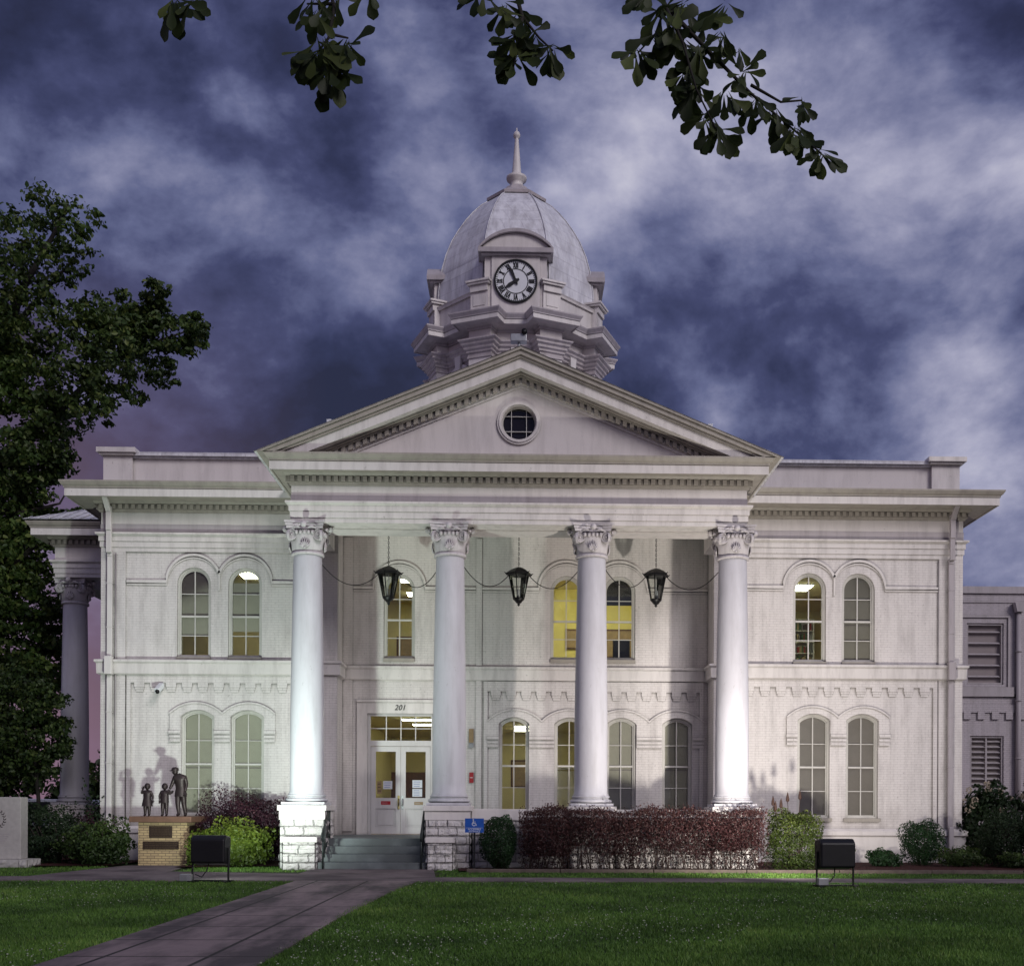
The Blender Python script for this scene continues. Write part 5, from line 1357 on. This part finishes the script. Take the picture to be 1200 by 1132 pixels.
for y0, y1, z0, z1, l in ((-.6, .05, .92, 1.1, 'upper side plaque'), (-.65, .6, .1, .82, 'large side plaque')):
    b = MB(); b.box(.662, .68, y0, y1, z0, z1); tag(b.build('plaque', M['plaque'], PD), l)
def figure(name, loc, label, h, joints, extra, seed=0):
    """skin-modifier figure; joints: dict name -> (pos, radius, parent)"""
    e = empty(name, loc, label, 'statue', 'bronze statues standing on the brick pedestal')
    names_ = list(joints); V = [Vector(joints[k][0])*h for k in names_]; E = [(names_.index(joints[k][2]), i) for i, k in enumerate(names_) if joints[k][2]]
    me = bpy.data.meshes.new('body'); me.from_pydata(V, E, []); me.materials.append(M['bronze'])
    o = bpy.data.objects.new('body', me); COL.objects.link(o); o.parent = e
    sk = o.modifiers.new('skin', 'SKIN'); sk.use_smooth_shade = True; fat = 1.22
    for i, k in enumerate(names_):
        r = joints[k][1]; r = (r, r) if not isinstance(r, tuple) else r
        me.skin_vertices[0].data[i].radius = (r[0]*h*fat, r[1]*h*fat)
        me.skin_vertices[0].data[i].use_root = (i == 0)
    o.modifiers.new('sub', 'SUBSURF').levels = 2; o.modifiers['sub'].render_levels = 2
    for nm, b in extra: b.build(nm, M['bronze'], e)
    return e
def hand(b, p, d, s):
    """palm with five short bent fingers"""
    d = Vector(d).normalized(); side = d.cross(Vector((0, 1, 0))).normalized() if abs(d.y) < .9 else Vector((1, 0, 0)); nrm = d.cross(side).normalized(); p = Vector(p)
    b.obox(p+d*.03*s, side, nrm, d, .03*s, .011*s, .035*s)
    for i, L in enumerate((.05, .058, .054, .042)):
        q = p+d*.06*s+side*(-.024+.016*i)*s; b.tube([q, q+d*L*.5*s+nrm*.005*s, q+d*L*.85*s+nrm*.022*s], [.0085*s, .008*s, .006*s], 5)
    q = p+d*.015*s+side*.028*s; b.tube([q, q+side*.02*s+d*.02*s, q+side*.022*s+d*.045*s+nrm*.01*s], [.009*s, .008*s, .006*s], 5)
def head_bits(b, c, s, face):
    """nose, brow, ears and mouth on the head sphere"""
    f = Vector(face).normalized(); r = f.cross(Vector((0, 0, 1))).normalized(); u = r.cross(f).normalized(); c = Vector(c)
    b.sphere(c, .5*s, 14, 10, (.78, .86, 1.05))
    b.tube([c+f*.42*s+u*.08*s, c+f*.52*s-u*.08*s, c+f*.42*s-u*.12*s], [.03*s, .06*s, .04*s], 6)
    for sg in (-1, 1): b.sphere(c+r*sg*.4*s, .11*s, 8, 6, (.5, 1, 1.3)); b.sphere(c+f*.4*s+r*sg*.16*s+u*.08*s, .05*s, 6, 5)
    b.tube([c+f*.42*s-u*.25*s-r*.1*s, c+f*.44*s-u*.25*s, c+f*.42*s-u*.25*s+r*.1*s], .025*s, 5)
# man, 1.33 m, bowing towards the children, facing left-front
hm = 1.36
mj = {'pelvis': ((0, 0, .50), (.085, .065), None), 'waist': ((.0, 0, .60), (.085, .062), 'pelvis'), 'chest': ((-.015, -.01, .73), (.105, .07), 'waist'), 'neck0': ((-.03, -.02, .815), (.07, .05), 'chest'),
      'neck': ((-.05, -.035, .86), .032, 'neck0'), 'shL': ((.085, 0, .79), .042, 'neck0'), 'elL': ((.115, .01, .64), .032, 'shL'), 'wrL': ((.10, -.05, .50), .022, 'elL'),
      'shR': ((-.115, -.02, .79), .042, 'neck0'), 'elR': ((-.165, -.03, .65), .031, 'shR'), 'wrR': ((-.215, -.04, .545), .022, 'elR'),
      'hipL': ((.05, 0, .47), .062, 'pelvis'), 'knL': ((.065, -.01, .26), .045, 'hipL'), 'anL': ((.10, .01, .045), .03, 'knL'), 'toL': ((.11, -.08, .018), .022, 'anL'),
      'hipR': ((-.05, 0, .47), .062, 'pelvis'), 'knR': ((-.05, -.03, .26), .045, 'hipR'), 'anR': ((-.03, -.01, .045), .03, 'knR'), 'toR': ((-.05, -.09, .018), .022, 'anR')}
mx = MB(); head_bits(mx, (-.095*hm, -.06*hm, .91*hm), .145*hm, (-.6, -.7, -.45)); hatb = MB()
hc = Vector((-.097*hm, -.06*hm, .928*hm)); hatb.lathe([(.072*hm, 0), (.075*hm, .02*hm), (.066*hm, .05*hm), (.04*hm, .068*hm), (.004, .073*hm)], hc, 14)
hatb.sphere(hc+Vector((-.045*hm, -.035*hm, -.004)), .062*hm, 12, 8, (1, .9, .22))
hd = MB(); hd2 = MB(); hand(hd2, (.1*hm, -.05*hm, .49*hm), (0, -.3, -1), 1.2); hand(hd, (-.217*hm, -.042*hm, .535*hm), (-.5, -.1, -1), 1.2)
coat = MB(); coat.lathe([(.125*hm, .40*hm), (.12*hm, .46*hm), (.105*hm, .56*hm), (.1*hm, .6*hm)], (0, 0, 0), 16); coat.v = [(x, y*.72, z) for x, y, z in coat.v]
ZP2 = 1.362
figure('man_statue', (-9.38, 1.2, ZP2), 'bronze statue of a man in a cap holding the small boy by the hand', hm, mj, [('head', mx), ('cap', hatb), ('hand', hd), ('hand', hd2), ('coat_hem', coat)])
def kid(nm, loc, lab, dress, armup, hk=.9):
    cj = {'pelvis': ((0, 0, .46), (.1, .08), None), 'waist': ((0, 0, .56), (.095, .075), 'pelvis'), 'chest': ((0, 0, .69), (.11, .08), 'waist'), 'neck0': ((0, 0, .76), (.07, .055), 'chest'), 'neck': ((0, -.005, .81), .035, 'neck0'),
          'shL': ((.1, 0, .745), .042, 'neck0'), 'shR': ((-.1, 0, .745), .042, 'neck0'),
          'hipL': ((.05, 0, .43), .07, 'pelvis'), 'knL': ((.06, -.01, .24), .048, 'hipL'), 'anL': ((.06, .0, .045), .033, 'knL'), 'toL': ((.07, -.09, .02), .026, 'anL'),
          'hipR': ((-.05, 0, .43), .07, 'pelvis'), 'knR': ((-.06, -.01, .24), .048, 'hipR'), 'anR': ((-.06, 0, .045), .033, 'knR'), 'toR': ((-.07, -.09, .02), .026, 'anR')}
    if armup == 'hold':   # holding the man's hand on the right
        cj['elL'] = ((.165, -.01, .68), .032, 'shL'); cj['wrL'] = ((.20, -.01, .70), .024, 'elL'); hl = ((.2, -.01, .7), (.5, 0, .7))
        cj['elR'] = ((-.16, -.0, .62), .032, 'shR'); cj['wrR'] = ((-.14, -.05, .5), .024, 'elR'); hr = ((-.14, -.05, .49), (.1, -.2, -1))
    else:
        cj['elL'] = ((.17, 0, .62), .032, 'shL'); cj['wrL'] = ((.18, -.04, .5), .024, 'elL'); hl = ((.18, -.04, .49), (0, -.2, -1))
        cj['elR'] = ((-.16, -.06, .70), .032, 'shR'); cj['wrR'] = ((-.1, -.11, .82), .024, 'elR'); hr = ((-.1, -.11, .82), (.3, 0, 1))
    h = MB(); head_bits(h, (0, -.01*hk, .9*hk), .185*hk, (.2, -1, .0))
    hair = MB(); hair.sphere((0, .012*hk, .92*hk), .098*hk, 14, 10, (.95, 1, 1.0))
    hh = MB(); hand(hh, Vector(hl[0])*hk, hl[1], .9); h2 = MB(); hand(h2, Vector(hr[0])*hk, hr[1], .9)
    ex = [('head', h), ('hair', hair), ('hand', hh), ('hand', h2)]
    c = MB()
    if dress: c.lathe([(.17*hk, .3*hk), (.15*hk, .42*hk), (.12*hk, .56*hk), (.125*hk, .66*hk), (.12*hk, .72*hk)], (0, 0, 0), 18); c.v = [(x, y*.75, z) for x, y, z in c.v]; ex.append(('dress', c))
    else: c.lathe([(.13*hk, .42*hk), (.125*hk, .5*hk), (.12*hk, .7*hk), (.1*hk, .75*hk)], (0, 0, 0), 18); c.v = [(x, y*.75, z) for x, y, z in c.v]; ex.append(('jacket', c))
    figure(nm, loc, lab, hk, cj, ex)
kid('boy_statue', (-9.82, 1.2, ZP2), 'bronze statue of a small boy in trousers, middle of the three figures', False, 'hold')
kid('girl_statue', (-10.3, 1.2, ZP2), 'bronze statue of a small girl in a dress, leftmost of the three figures', True, 'up')

# stone monument with wreath
MO = empty('stone_monument', (-13.92, 0.0, 0), 'pale stone monument slab with an engraved wreath at the left edge', 'monument')
b = MB(); b.box(-1.2, .78, -.22, .22, .22, 1.86); b.build('slab', M['granite'], MO, bevel=.02)
b = MB(); rock(b, -1.4, 1.05, -.42, .42, 0, .22); b.build('plinth', M['granite'], MO, recalc=False)
b = MB(); wc = Vector((.12, -.222, 1.28))
for sg in (-1, 1):
    for k in range(9):
        a = -PI/2+sg*(.25+k*.3); p = wc+Vector((math.cos(a), 0, math.sin(a)))*.24
        t = Vector((-math.sin(a), 0, math.cos(a)))*sg
        for q in (-1, 1):
            d = (t*.7+Vector((math.cos(a), 0, math.sin(a)))*q*.6).normalized(); b.tube([p, p+d*.035, p+d*.07], [.004, .012, .003], 5)
pts = []
for k in range(10): a = PI/2+k*PI/5; r = .13 if k % 2 == 0 else .055; pts.append((wc.x+r*math.cos(a), wc.z+r*math.sin(a)))
inner = [(wc.x+(x-wc.x)*.72, wc.z+(z-wc.z)*.72) for x, z in pts]
b.prism(pts, [inner], -.229, -.2215)
b.build('wreath_emblem', M['bronze'], MO)
b = MB()
for k in range(5): zz = .88-k*.06; b.box(-.9+.05*k, .5-.04*k, -.224, -.2215, zz, zz+.018)
b.build('inscription', M['trim_grey'], MO)

# ------------------------------------------------------------------ floodlights on the lawn
def floodlight(x, y, aim, label, w=.37):
    e = empty('lawn_floodlight', (x, y, 0), label, 'floodlight', 'floodlights on the lawn')
    d = Vector((aim[0]-x, aim[1]-y, 0)).normalized(); e.rotation_euler = (0, 0, math.atan2(-d.x, d.y)*.25)
    b = MB()
    # deep housing: wedge profile in (y,z), extruded along x
    prof = [(-.2, .42), (.2, .36), (.24, .98), (-.08, 1.02), (-.2, .93)]
    n = len(prof); V = [(-w, p[0], p[1]) for p in prof]+[(w, p[0], p[1]) for p in prof]
    b.add(V, [tuple(range(n)), tuple(range(n, 2*n))]+[(i, (i+1) % n, (i+1) % n+n, i+n) for i in range(n)])
    b.build('housing', M['black'], e, bevel=.035)
    b = MB(); b.add([(-w+.04, .245+.005, .42), (w-.04, .25, .42), (w-.04, .262, .93), (-w+.04, .262, .93)], [(0, 1, 2, 3)]); b.build('lens', M['lamp'], e)
    for sx in (-1, 1):
        b = MB(); b.box(sx*(w+.02)-.012, sx*(w+.02)+.012, -.03, .03, .04, .75); b.build('leg', M['black'], e)
    b = MB(); b.box(-w-.1, w+.12, -.06, .06, .01, .055); b.box(-w-.05, -w+.05, -.25, .2, .005, .045); b.box(w-.05, w+.05, -.25, .2, .005, .045); b.build('base_bar', M['black'], e)
    b = MB(); b.box(-.42, -.2, -.2, -.06, .055, .2) if x > 0 else b.box(-.62, -.38, -.16, .0, .03, .18); b.build('junction_box', M['galv'], e, bevel=.01)
    b = MB(); b.tube([(-.3, -.1, .18), (-.15, -.12, .12), (-.05, -.1, .25), (-.02, -.05, .42)], .012, 6); b.build('wire', M['black'], e)
    return e
M['lamp'] = m_emit('floodlight_lens', (.9, 1, .93), 12)
floodlight(-6.62, -5.8, (-4, 3.4), 'black floodlight box on the lawn in front of the yellow green bush')
floodlight(6.6, -6.8, (4, 3), 'black floodlight box on the lawn before the square green bush')
def spot(loc, target, power, color, angle, blend, size=.3):
    l = bpy.data.lights.new('floodlight_beam', 'SPOT'); l.energy = power; l.color = color; l.spot_size = R(angle); l.spot_blend = blend; l.shadow_soft_size = size
    o = bpy.data.objects.new('floodlight_beam', l); COL.objects.link(o); o.location = loc
    d = Vector(target)-Vector(loc); o.rotation_euler = d.to_track_quat('-Z', 'Y').to_euler(); return o
spot((-6.3, -5.42, .78), (-7.6, 3.4, 7.2), 2700, (.85, 1.0, .88), 114, 1.0, .12)
spot((6.25, -6.42, .78), (6.0, 3.4, 6.2), 3300, (1.0, .94, .84), 118, 1.0, .12)
spot((6.25, -6.42, .78), (5.7, -.4, 3.3), 800, (1.0, .96, .93), 24, .9, .1)

# ------------------------------------------------------------------ grass and clover
def grass():
    rs = np.random.RandomState(12)
    def ok(x, y):
        jx = rs.normal(size=len(x))*.035; jy = rs.normal(size=len(x))*.03
        x = x+jx; y = y+jy
        m = ~((x > -4.83) & (x < np.where(y < -12, -2.64, -2.64+(y+12)*.065)) & (y < -5.5))
        m &= ~((y > -5.62) & (y < -4.28))
        m &= ~((y > -4.3) & (y < .7) & (x > -10.9) & (x < -1.9) & (y < -2.0))
        m &= ~((x > -5.4) & (x < -2.1) & (y > -4.3))
        m &= ~((x > -11) & (x < -8.5) & (y > -4.3))
        m &= ~((x > -1.5) & (y > -1.9)); m &= y < .3
        return m
    N = 330000
    # denser near the camera: sample depth by screen weighting
    u = rs.rand(N); d = 10.5*(31/10.5)**u; y = CY+d; hw = d*.5; x = rs.uniform(-1, 1, N)*hw*1.06+.3
    wdt = .5
    k = ok(x, y); x, y, d = x[k], y[k], d[k]
    clump = .5+.2*np.sin(x*1.7+np.sin(y*2.1))*np.sin(y*1.3+np.sin(x*1.1)*1.5)+.2*np.sin(x*.63+y*.4+np.sin(y*.9)*1.3)+.15*np.sin(x*4.3+np.sin(y*3.7)*2)*np.sin(y*4.9)
    h = (.028+.03*rs.rand(len(x)))*(.7+.5*clump); w = .0035+.0003*d
    a = rs.rand(len(x))*6.283; lx = rs.normal(size=len(x))*.018; ly = rs.normal(size=len(x))*.018
    V = np.zeros((len(x), 3, 3))
    V[:, 0] = np.stack([x-np.cos(a)*w, y-np.sin(a)*w, np.zeros_like(x)], 1); V[:, 1] = np.stack([x+np.cos(a)*w, y+np.sin(a)*w, np.zeros_like(x)], 1)
    V[:, 2] = np.stack([x+lx, y+ly, h], 1)
    F = np.arange(len(x)*3)
    me = bpy.data.meshes.new('lawn_grass'); me.vertices.add(len(x)*3); me.vertices.foreach_set('co', V.ravel()); me.loops.add(len(F)); me.loops.foreach_set('vertex_index', F)
    me.polygons.add(len(x)); me.polygons.foreach_set('loop_start', np.arange(0, len(F), 3)); me.polygons.foreach_set('loop_total', np.full(len(x), 3)); me.update(calc_edges=True)
    at = me.attributes.new('tint', 'FLOAT', 'POINT'); at.data.foreach_set('value', np.repeat(np.clip(rs.rand(len(x))*.6+clump*.4, 0, 1), 3).astype(np.float32))
    me.materials.append(m_leaf('grass_blade', (.045, .115, .02), (.16, .30, .055), (.31, .40, .10), .3, sc=.5))
    o = bpy.data.objects.new('lawn_grass', me); COL.objects.link(o); tag(o, 'short green lawn grass in front of the courthouse', 'grass', kind='stuff')
    # clover flowers
    n = 5200; u = rs.rand(n); d = 10.5*(24/10.5)**u; y = CY+d; x = rs.uniform(-1, 1, n)*d*.5
    pat = np.sin(x*.9+1)*np.sin(y*.8+x*.3)+np.sin(x*.37-y*.5); k = ok(x, y) & (pat > .1) & (rs.rand(n) < .75); x, y = x[k], y[k]
    P = np.stack([x, y, .045+.02*rs.rand(len(x))], 1)
    o = leafmesh('white_clover', P, rs.normal(size=P.shape)*.4+np.array([0, -.5, 1]), .014+.012*rs.rand(len(P)), m_plain('clover_white', (.27, .29, .22), .8, 0, .2, 3, 0), None, aspect=.9)
    tag(o, 'small white clover flowers scattered over the lawn', 'clover', kind='stuff')
grass()
# fallen leaves by the walk
# ------------------------------------------------------------------ overhanging oak
D0 = 4.0
def po(x, y, dd=0):
    d = D0+dd; p = PW(x, y, CY+d); return p
OK_ = empty('overhanging_oak', (-5.5, -32.5, 0), 'dark oak whose leafy twigs hang into the top of the picture', 'tree')
OB = Vector((-5.5, -32.5, 0))
b = MB(); b.tube([OB*0, Vector((.1, .1, 3)), Vector((.5, .6, 5.5)), Vector((.7, 1.2, 9))], [.5, .4, .34, .2], 14); b.build('trunk', M['bark'], OK_)
b = MB()
b.tube([Vector((.5, .6, 5.5)), po(150, -260, .6)-OB, po(420, -210, .3)-OB, po(700, -190, .2)-OB, po(950, -150, .4)-OB], [.2, .13, .09, .06, .03], 10)
TW = [[(700, -190, .2), (745, -60, .1), (780, 8, 0), (830, 60, 0), (880, 110, .05), (925, 148, .05), (962, 180, 0)], [(780, 8, 0), (800, 50, -.1), (816, 105, -.1), (838, 150, -.1)], [(780, 8, 0), (768, 40, .1), (748, 62, .1)],
      [(830, 60, 0), (812, 78, .1)], [(880, 100, .05), (915, 120, .1), (940, 118, .1)], [(560, -195, .3), (590, -60, .1), (612, 20, 0), (606, 60, 0), (602, 78, 0)], [(612, 20, 0), (632, 45, .1), (648, 60, .1)],
      [(330, -220, .3), (375, -60, .1), (392, 10, 0), (385, 45, 0), (372, 62, 0)], [(385, 40, 0), (408, 45, .05)], [(392, 5, 0), (360, 5, .1)], [(150, -260, .6), (190, -80, .2), (212, -14, 0)], [(420, -210, .3), (430, -60, .1), (432, -16, 0)], [(560, -195, .3), (560, -60, .1), (566, -10, 0)],
      [(745, -60, .1), (800, -20, .1), (850, 0, .1)]]
for t in TW:
    pts = [po(*q)-OB for q in t]; n = len(pts)
    L0 = .012 if len(t) > 4 else .006
    b.tube(pts, [max(.003, L0*(1-i/(n))) for i in range(n)], 6)
b.build('branch', M['bark'], OK_)
def oak_leaves():
    r2 = random.Random(17); V = []; F = []; tint = []
    tm = [(0, .0), (.1, .012), (.3, .035), (.5, .075), (.66, .13), (.78, .17), (.87, .175), (.94, .145), (.985, .075), (1.0, 0)]
    def leaf(p, d, n, L):
        s = d.cross(n).normalized(); n = s.cross(d).normalized(); i0 = len(V); tv = r2.random(); lob = r2.uniform(.8, 1.2); bend = r2.uniform(-.25, .1)
        wv = [r2.uniform(.88, 1.12) for _ in tm]
        for j, (u, w) in enumerate(tm): V.append(p+d*L*u+n*bend*L*u*u)
        for sg in (-1, 1):
            for j, (u, w) in enumerate(tm):
                V.append(p+d*L*(u-(.03 if 0 < j < 9 else 0))+s*sg*w*L*lob*wv[j]+n*(bend*L*u*u+w*L*.25))
        for q in range(3*len(tm)): tint.append(tv)
        for j in range(9):
            F.append((i0+j, i0+j+1, i0+10+j+1, i0+10+j)); F.append((i0+j, i0+20+j, i0+20+j+1, i0+j+1))
    cl = [(205, 0, 1, 8, 1.1), (225, 5, 1, 5, 1.0), (375, 12, 1, 7, 1), (365, -2, 1, 5, 1), (395, -5, 1, 4, .9), (372, 62, 1, 11, 1.15), (408, 50, 1, 9, 1.1), (388, 82, 1, 11, 1.2), (375, 45, 1, 7, 1.1), (362, 60, 1, 5, 1), (432, -14, 1, 5, 1),
          (566, -8, 1, 4, .9), (590, 5, 1, 6, .9), (612, 18, 1, 7, .9), (606, 42, 1, 7, 1), (603, 68, 1, 9, 1), (646, 56, 1, 9, 1), (625, 38, 1, 6, .9),
          (775, 12, 1, 8, 1), (790, 30, 1, 8, 1), (768, 40, 1, 8, 1), (748, 60, 1, 8, 1), (800, 50, 1, 9, 1), (822, 55, 1, 8, 1), (812, 80, 1, 9, 1), (816, 105, 1, 10, 1), (830, 135, 1, 9, .95), (840, 152, 1, 8, .95), (800, 5, 1, 6, 1), (845, 40, 1, 7, .9), (825, 20, 1, 6, .9), (850, 5, 1, 5, .9),
          (870, 85, 1, 8, .9), (885, 115, 1, 9, .95), (905, 130, 1, 8, .95), (940, 118, 1, 7, .75), (930, 150, 1, 8, .95), (962, 178, 1, 9, .95), (865, 60, 1, 5, .8), (800, 90, 1, 6, .9), (850, 110, 1, 6, .9), (760, -10, 1, 6, 1), (945, 165, 1, 5, .8)]
    for x, y, _, k, s in cl:
        for j in range(int(k*1.5)):
            c = po(x+r2.uniform(-5, 5), y+r2.uniform(-5, 5), r2.uniform(-.06, .06))
            a = r2.uniform(-1.25, 1.25); a = -PI/2+a*(1 if r2.random() < .85 else 1.9); dy = r2.uniform(-.7, .7)
            d = Vector((math.cos(a), dy, math.sin(a))).normalized(); n = Vector((r2.uniform(-.6, .6), -1, r2.uniform(-.5, .7))).normalized()
            leaf(c-OB, d, n, s*r2.uniform(.075, .122))
    me = bpy.data.meshes.new('leaves'); me.from_pydata([tuple(v) for v in V], [], F); me.materials.append(M['l_oak'])
    at = me.attributes.new('tint', 'FLOAT', 'POINT'); at.data.foreach_set('value', np.array(tint, np.float32))
    me.polygons.foreach_set('use_smooth', [True]*len(F))
    o = bpy.data.objects.new('leaves', me); COL.objects.link(o); o.parent = OK_
oak_leaves()
# rest of the oak's crown, above and behind the viewer
rs = np.random.RandomState(5); N = 5000
P = rs.normal(size=(N, 3))*np.array([2.6, 1.6, .8])+np.array([.8, .0, 9.5]); P = P[P[:, 1] < 2.2]
leafmesh('crown', P, rs.normal(size=P.shape), .14*(.6+.8*rs.rand(len(P))), M['l_oak'], OK_, seed=8)

# ------------------------------------------------------------------ sky and light
W = bpy.data.worlds.new('World'); S.world = W; W.use_nodes = True; nt = W.node_tree; nt.nodes.clear()
wo = nt.nodes.new('ShaderNodeOutputWorld'); bg = nt.nodes.new('ShaderNodeBackground'); lk(nt, bg.outputs[0], wo.inputs[0])
SUN_EL, SUN_AZ = R(32), R(-28)      # azimuth measured from -Y towards +X
sky = nt.nodes.new('ShaderNodeTexSky'); sky.sky_type = 'NISHITA'; sky.sun_disc = False; sky.sun_elevation = R(6); sky.sun_rotation = R(152); sky.dust_density = 2
g = nt.nodes.new('ShaderNodeTexCoord').outputs['Generated']
w1 = noise(nt, mapping(nt, g, (1, 1, 1.2), (3.1, .4, 1.7)), 2.1, 3, .5)
wv = nt.nodes.new('ShaderNodeVectorMath'); wv.operation = 'ADD'
sc = nt.nodes.new('ShaderNodeVectorMath'); sc.operation = 'SCALE'; nwn = nt.nodes.new('ShaderNodeTexNoise'); nwn.inputs['Scale'].default_value = 2.5; nwn.inputs['Detail'].default_value = 2; lk(nt, g, nwn.inputs['Vector'])
lk(nt, nwn.outputs[1], sc.inputs[0]); sc.inputs['Scale'].default_value = .10; lk(nt, g, wv.inputs[0]); lk(nt, sc.outputs[0], wv.inputs[1])
n1 = noise(nt, mapping(nt, wv.outputs[0], (1, 1, 1.5), (1.3, .2, .9)), 4.6, 8, .56, 0)
n2 = noise(nt, mapping(nt, wv.outputs[0], (1, 1, 1.3), (7.3, 2.2, 4.9)), 11, 7, .56, 0)
v = mth(nt, 'ADD', mth(nt, 'MULTIPLY', n1, 1.45), mth(nt, 'MULTIPLY', n2, .45))
v = mth(nt, 'ADD', mth(nt, 'MULTIPLY', mth(nt, 'SUBTRACT', v, .99), 1.55), .5)
zones = [(1150, 620, .10, .22), (1060, 70, .15, .42), (1110, 440, .10, -.16), (710, 200, .06, -.12), (980, 190, .12, .12), (1190, 30, .07, -.35), (300, 470, .22, -.20), (560, 160, .06, -.14), (780, 330, .08, -.16), (520, 20, .05, -.10), (50, 60, .10, -.16), (150, 170, .12, .10),
         (380, 300, .12, .10), (1150, 560, .15, .24), (1000, 330, .12, -.04), (440, 110, .09, .12), (700, 230, .07, .10), (840, 430, .12, -.04), (60, 500, .10, -.12), (620, 60, .08, .06)]
for x, y, s, a in zones:
    p = PW(x, y, CY+1)-Vector((0, CY, CZ)); p.normalize()
    dn = nt.nodes.new('ShaderNodeVectorMath'); dn.operation = 'DISTANCE'; lk(nt, g, dn.inputs[0]); dn.inputs[1].default_value = p
    q = mth(nt, 'DIVIDE', dn.outputs['Value'], s); q = mth(nt, 'POWER', 2.718, mth(nt, 'MULTIPLY', mth(nt, 'MULTIPLY', q, q), -1))
    v = mth(nt, 'ADD', v, mth(nt, 'MULTIPLY', q, a))
cc = ramp(nt, v, [(-.0, (.022, .024, .06)), (.15, (.032, .037, .095)), (.32, (.062, .07, .165)), (.48, (.135, .15, .285)), (.64, (.25, .26, .41)), (.82, (.42, .42, .57)), (1.0, (.6, .59, .71))])
# pinkish horizon to the left
sx = nt.nodes.new('ShaderNodeSeparateXYZ'); lk(nt, g, sx.inputs[0])
hz = mth(nt, 'SUBTRACT', 1, mth(nt, 'MULTIPLY', sx.outputs[2], 2.3)); hz = mth(nt, 'MAXIMUM', hz, 0)
lf = mth(nt, 'MAXIMUM', mth(nt, 'MULTIPLY', mth(nt, 'ADD', sx.outputs[0], .16), -5.0), 0); lf = mth(nt, 'MINIMUM', lf, 1)
cc = mixc(nt, mth(nt, 'MULTIPLY', mth(nt, 'MULTIPLY', hz, lf), .9), cc, (.26, .15, .21))
fin = mixc(nt, .9, mixc(nt, 1, sky.outputs[0], g3(.04), 'MULTIPLY'), cc)
lk(nt, fin, bg.inputs[0]); bg.inputs[1].default_value = 1.0
sl = bpy.data.lights.new('sun', 'SUN'); sl.energy = 1.4; sl.angle = R(25); sl.color = (1.0, .935, .94)
so = bpy.data.objects.new('sun', sl); COL.objects.link(so)
dirv = Vector((math.sin(R(36))*math.cos(SUN_EL), -math.cos(R(36))*math.cos(SUN_EL), math.sin(SUN_EL)))
so.rotation_euler = (-dirv).to_track_quat('-Z', 'Y').to_euler(); so.location = (20, -40, 30)
S.view_settings.view_transform = 'Standard'; S.view_settings.look = 'None'; S.view_settings.exposure = 0; S.view_settings.gamma = 1
S.cycles.max_bounces = 6; S.cycles.transparent_max_bounces = 12; S.cycles.sample_clamp_indirect = 5
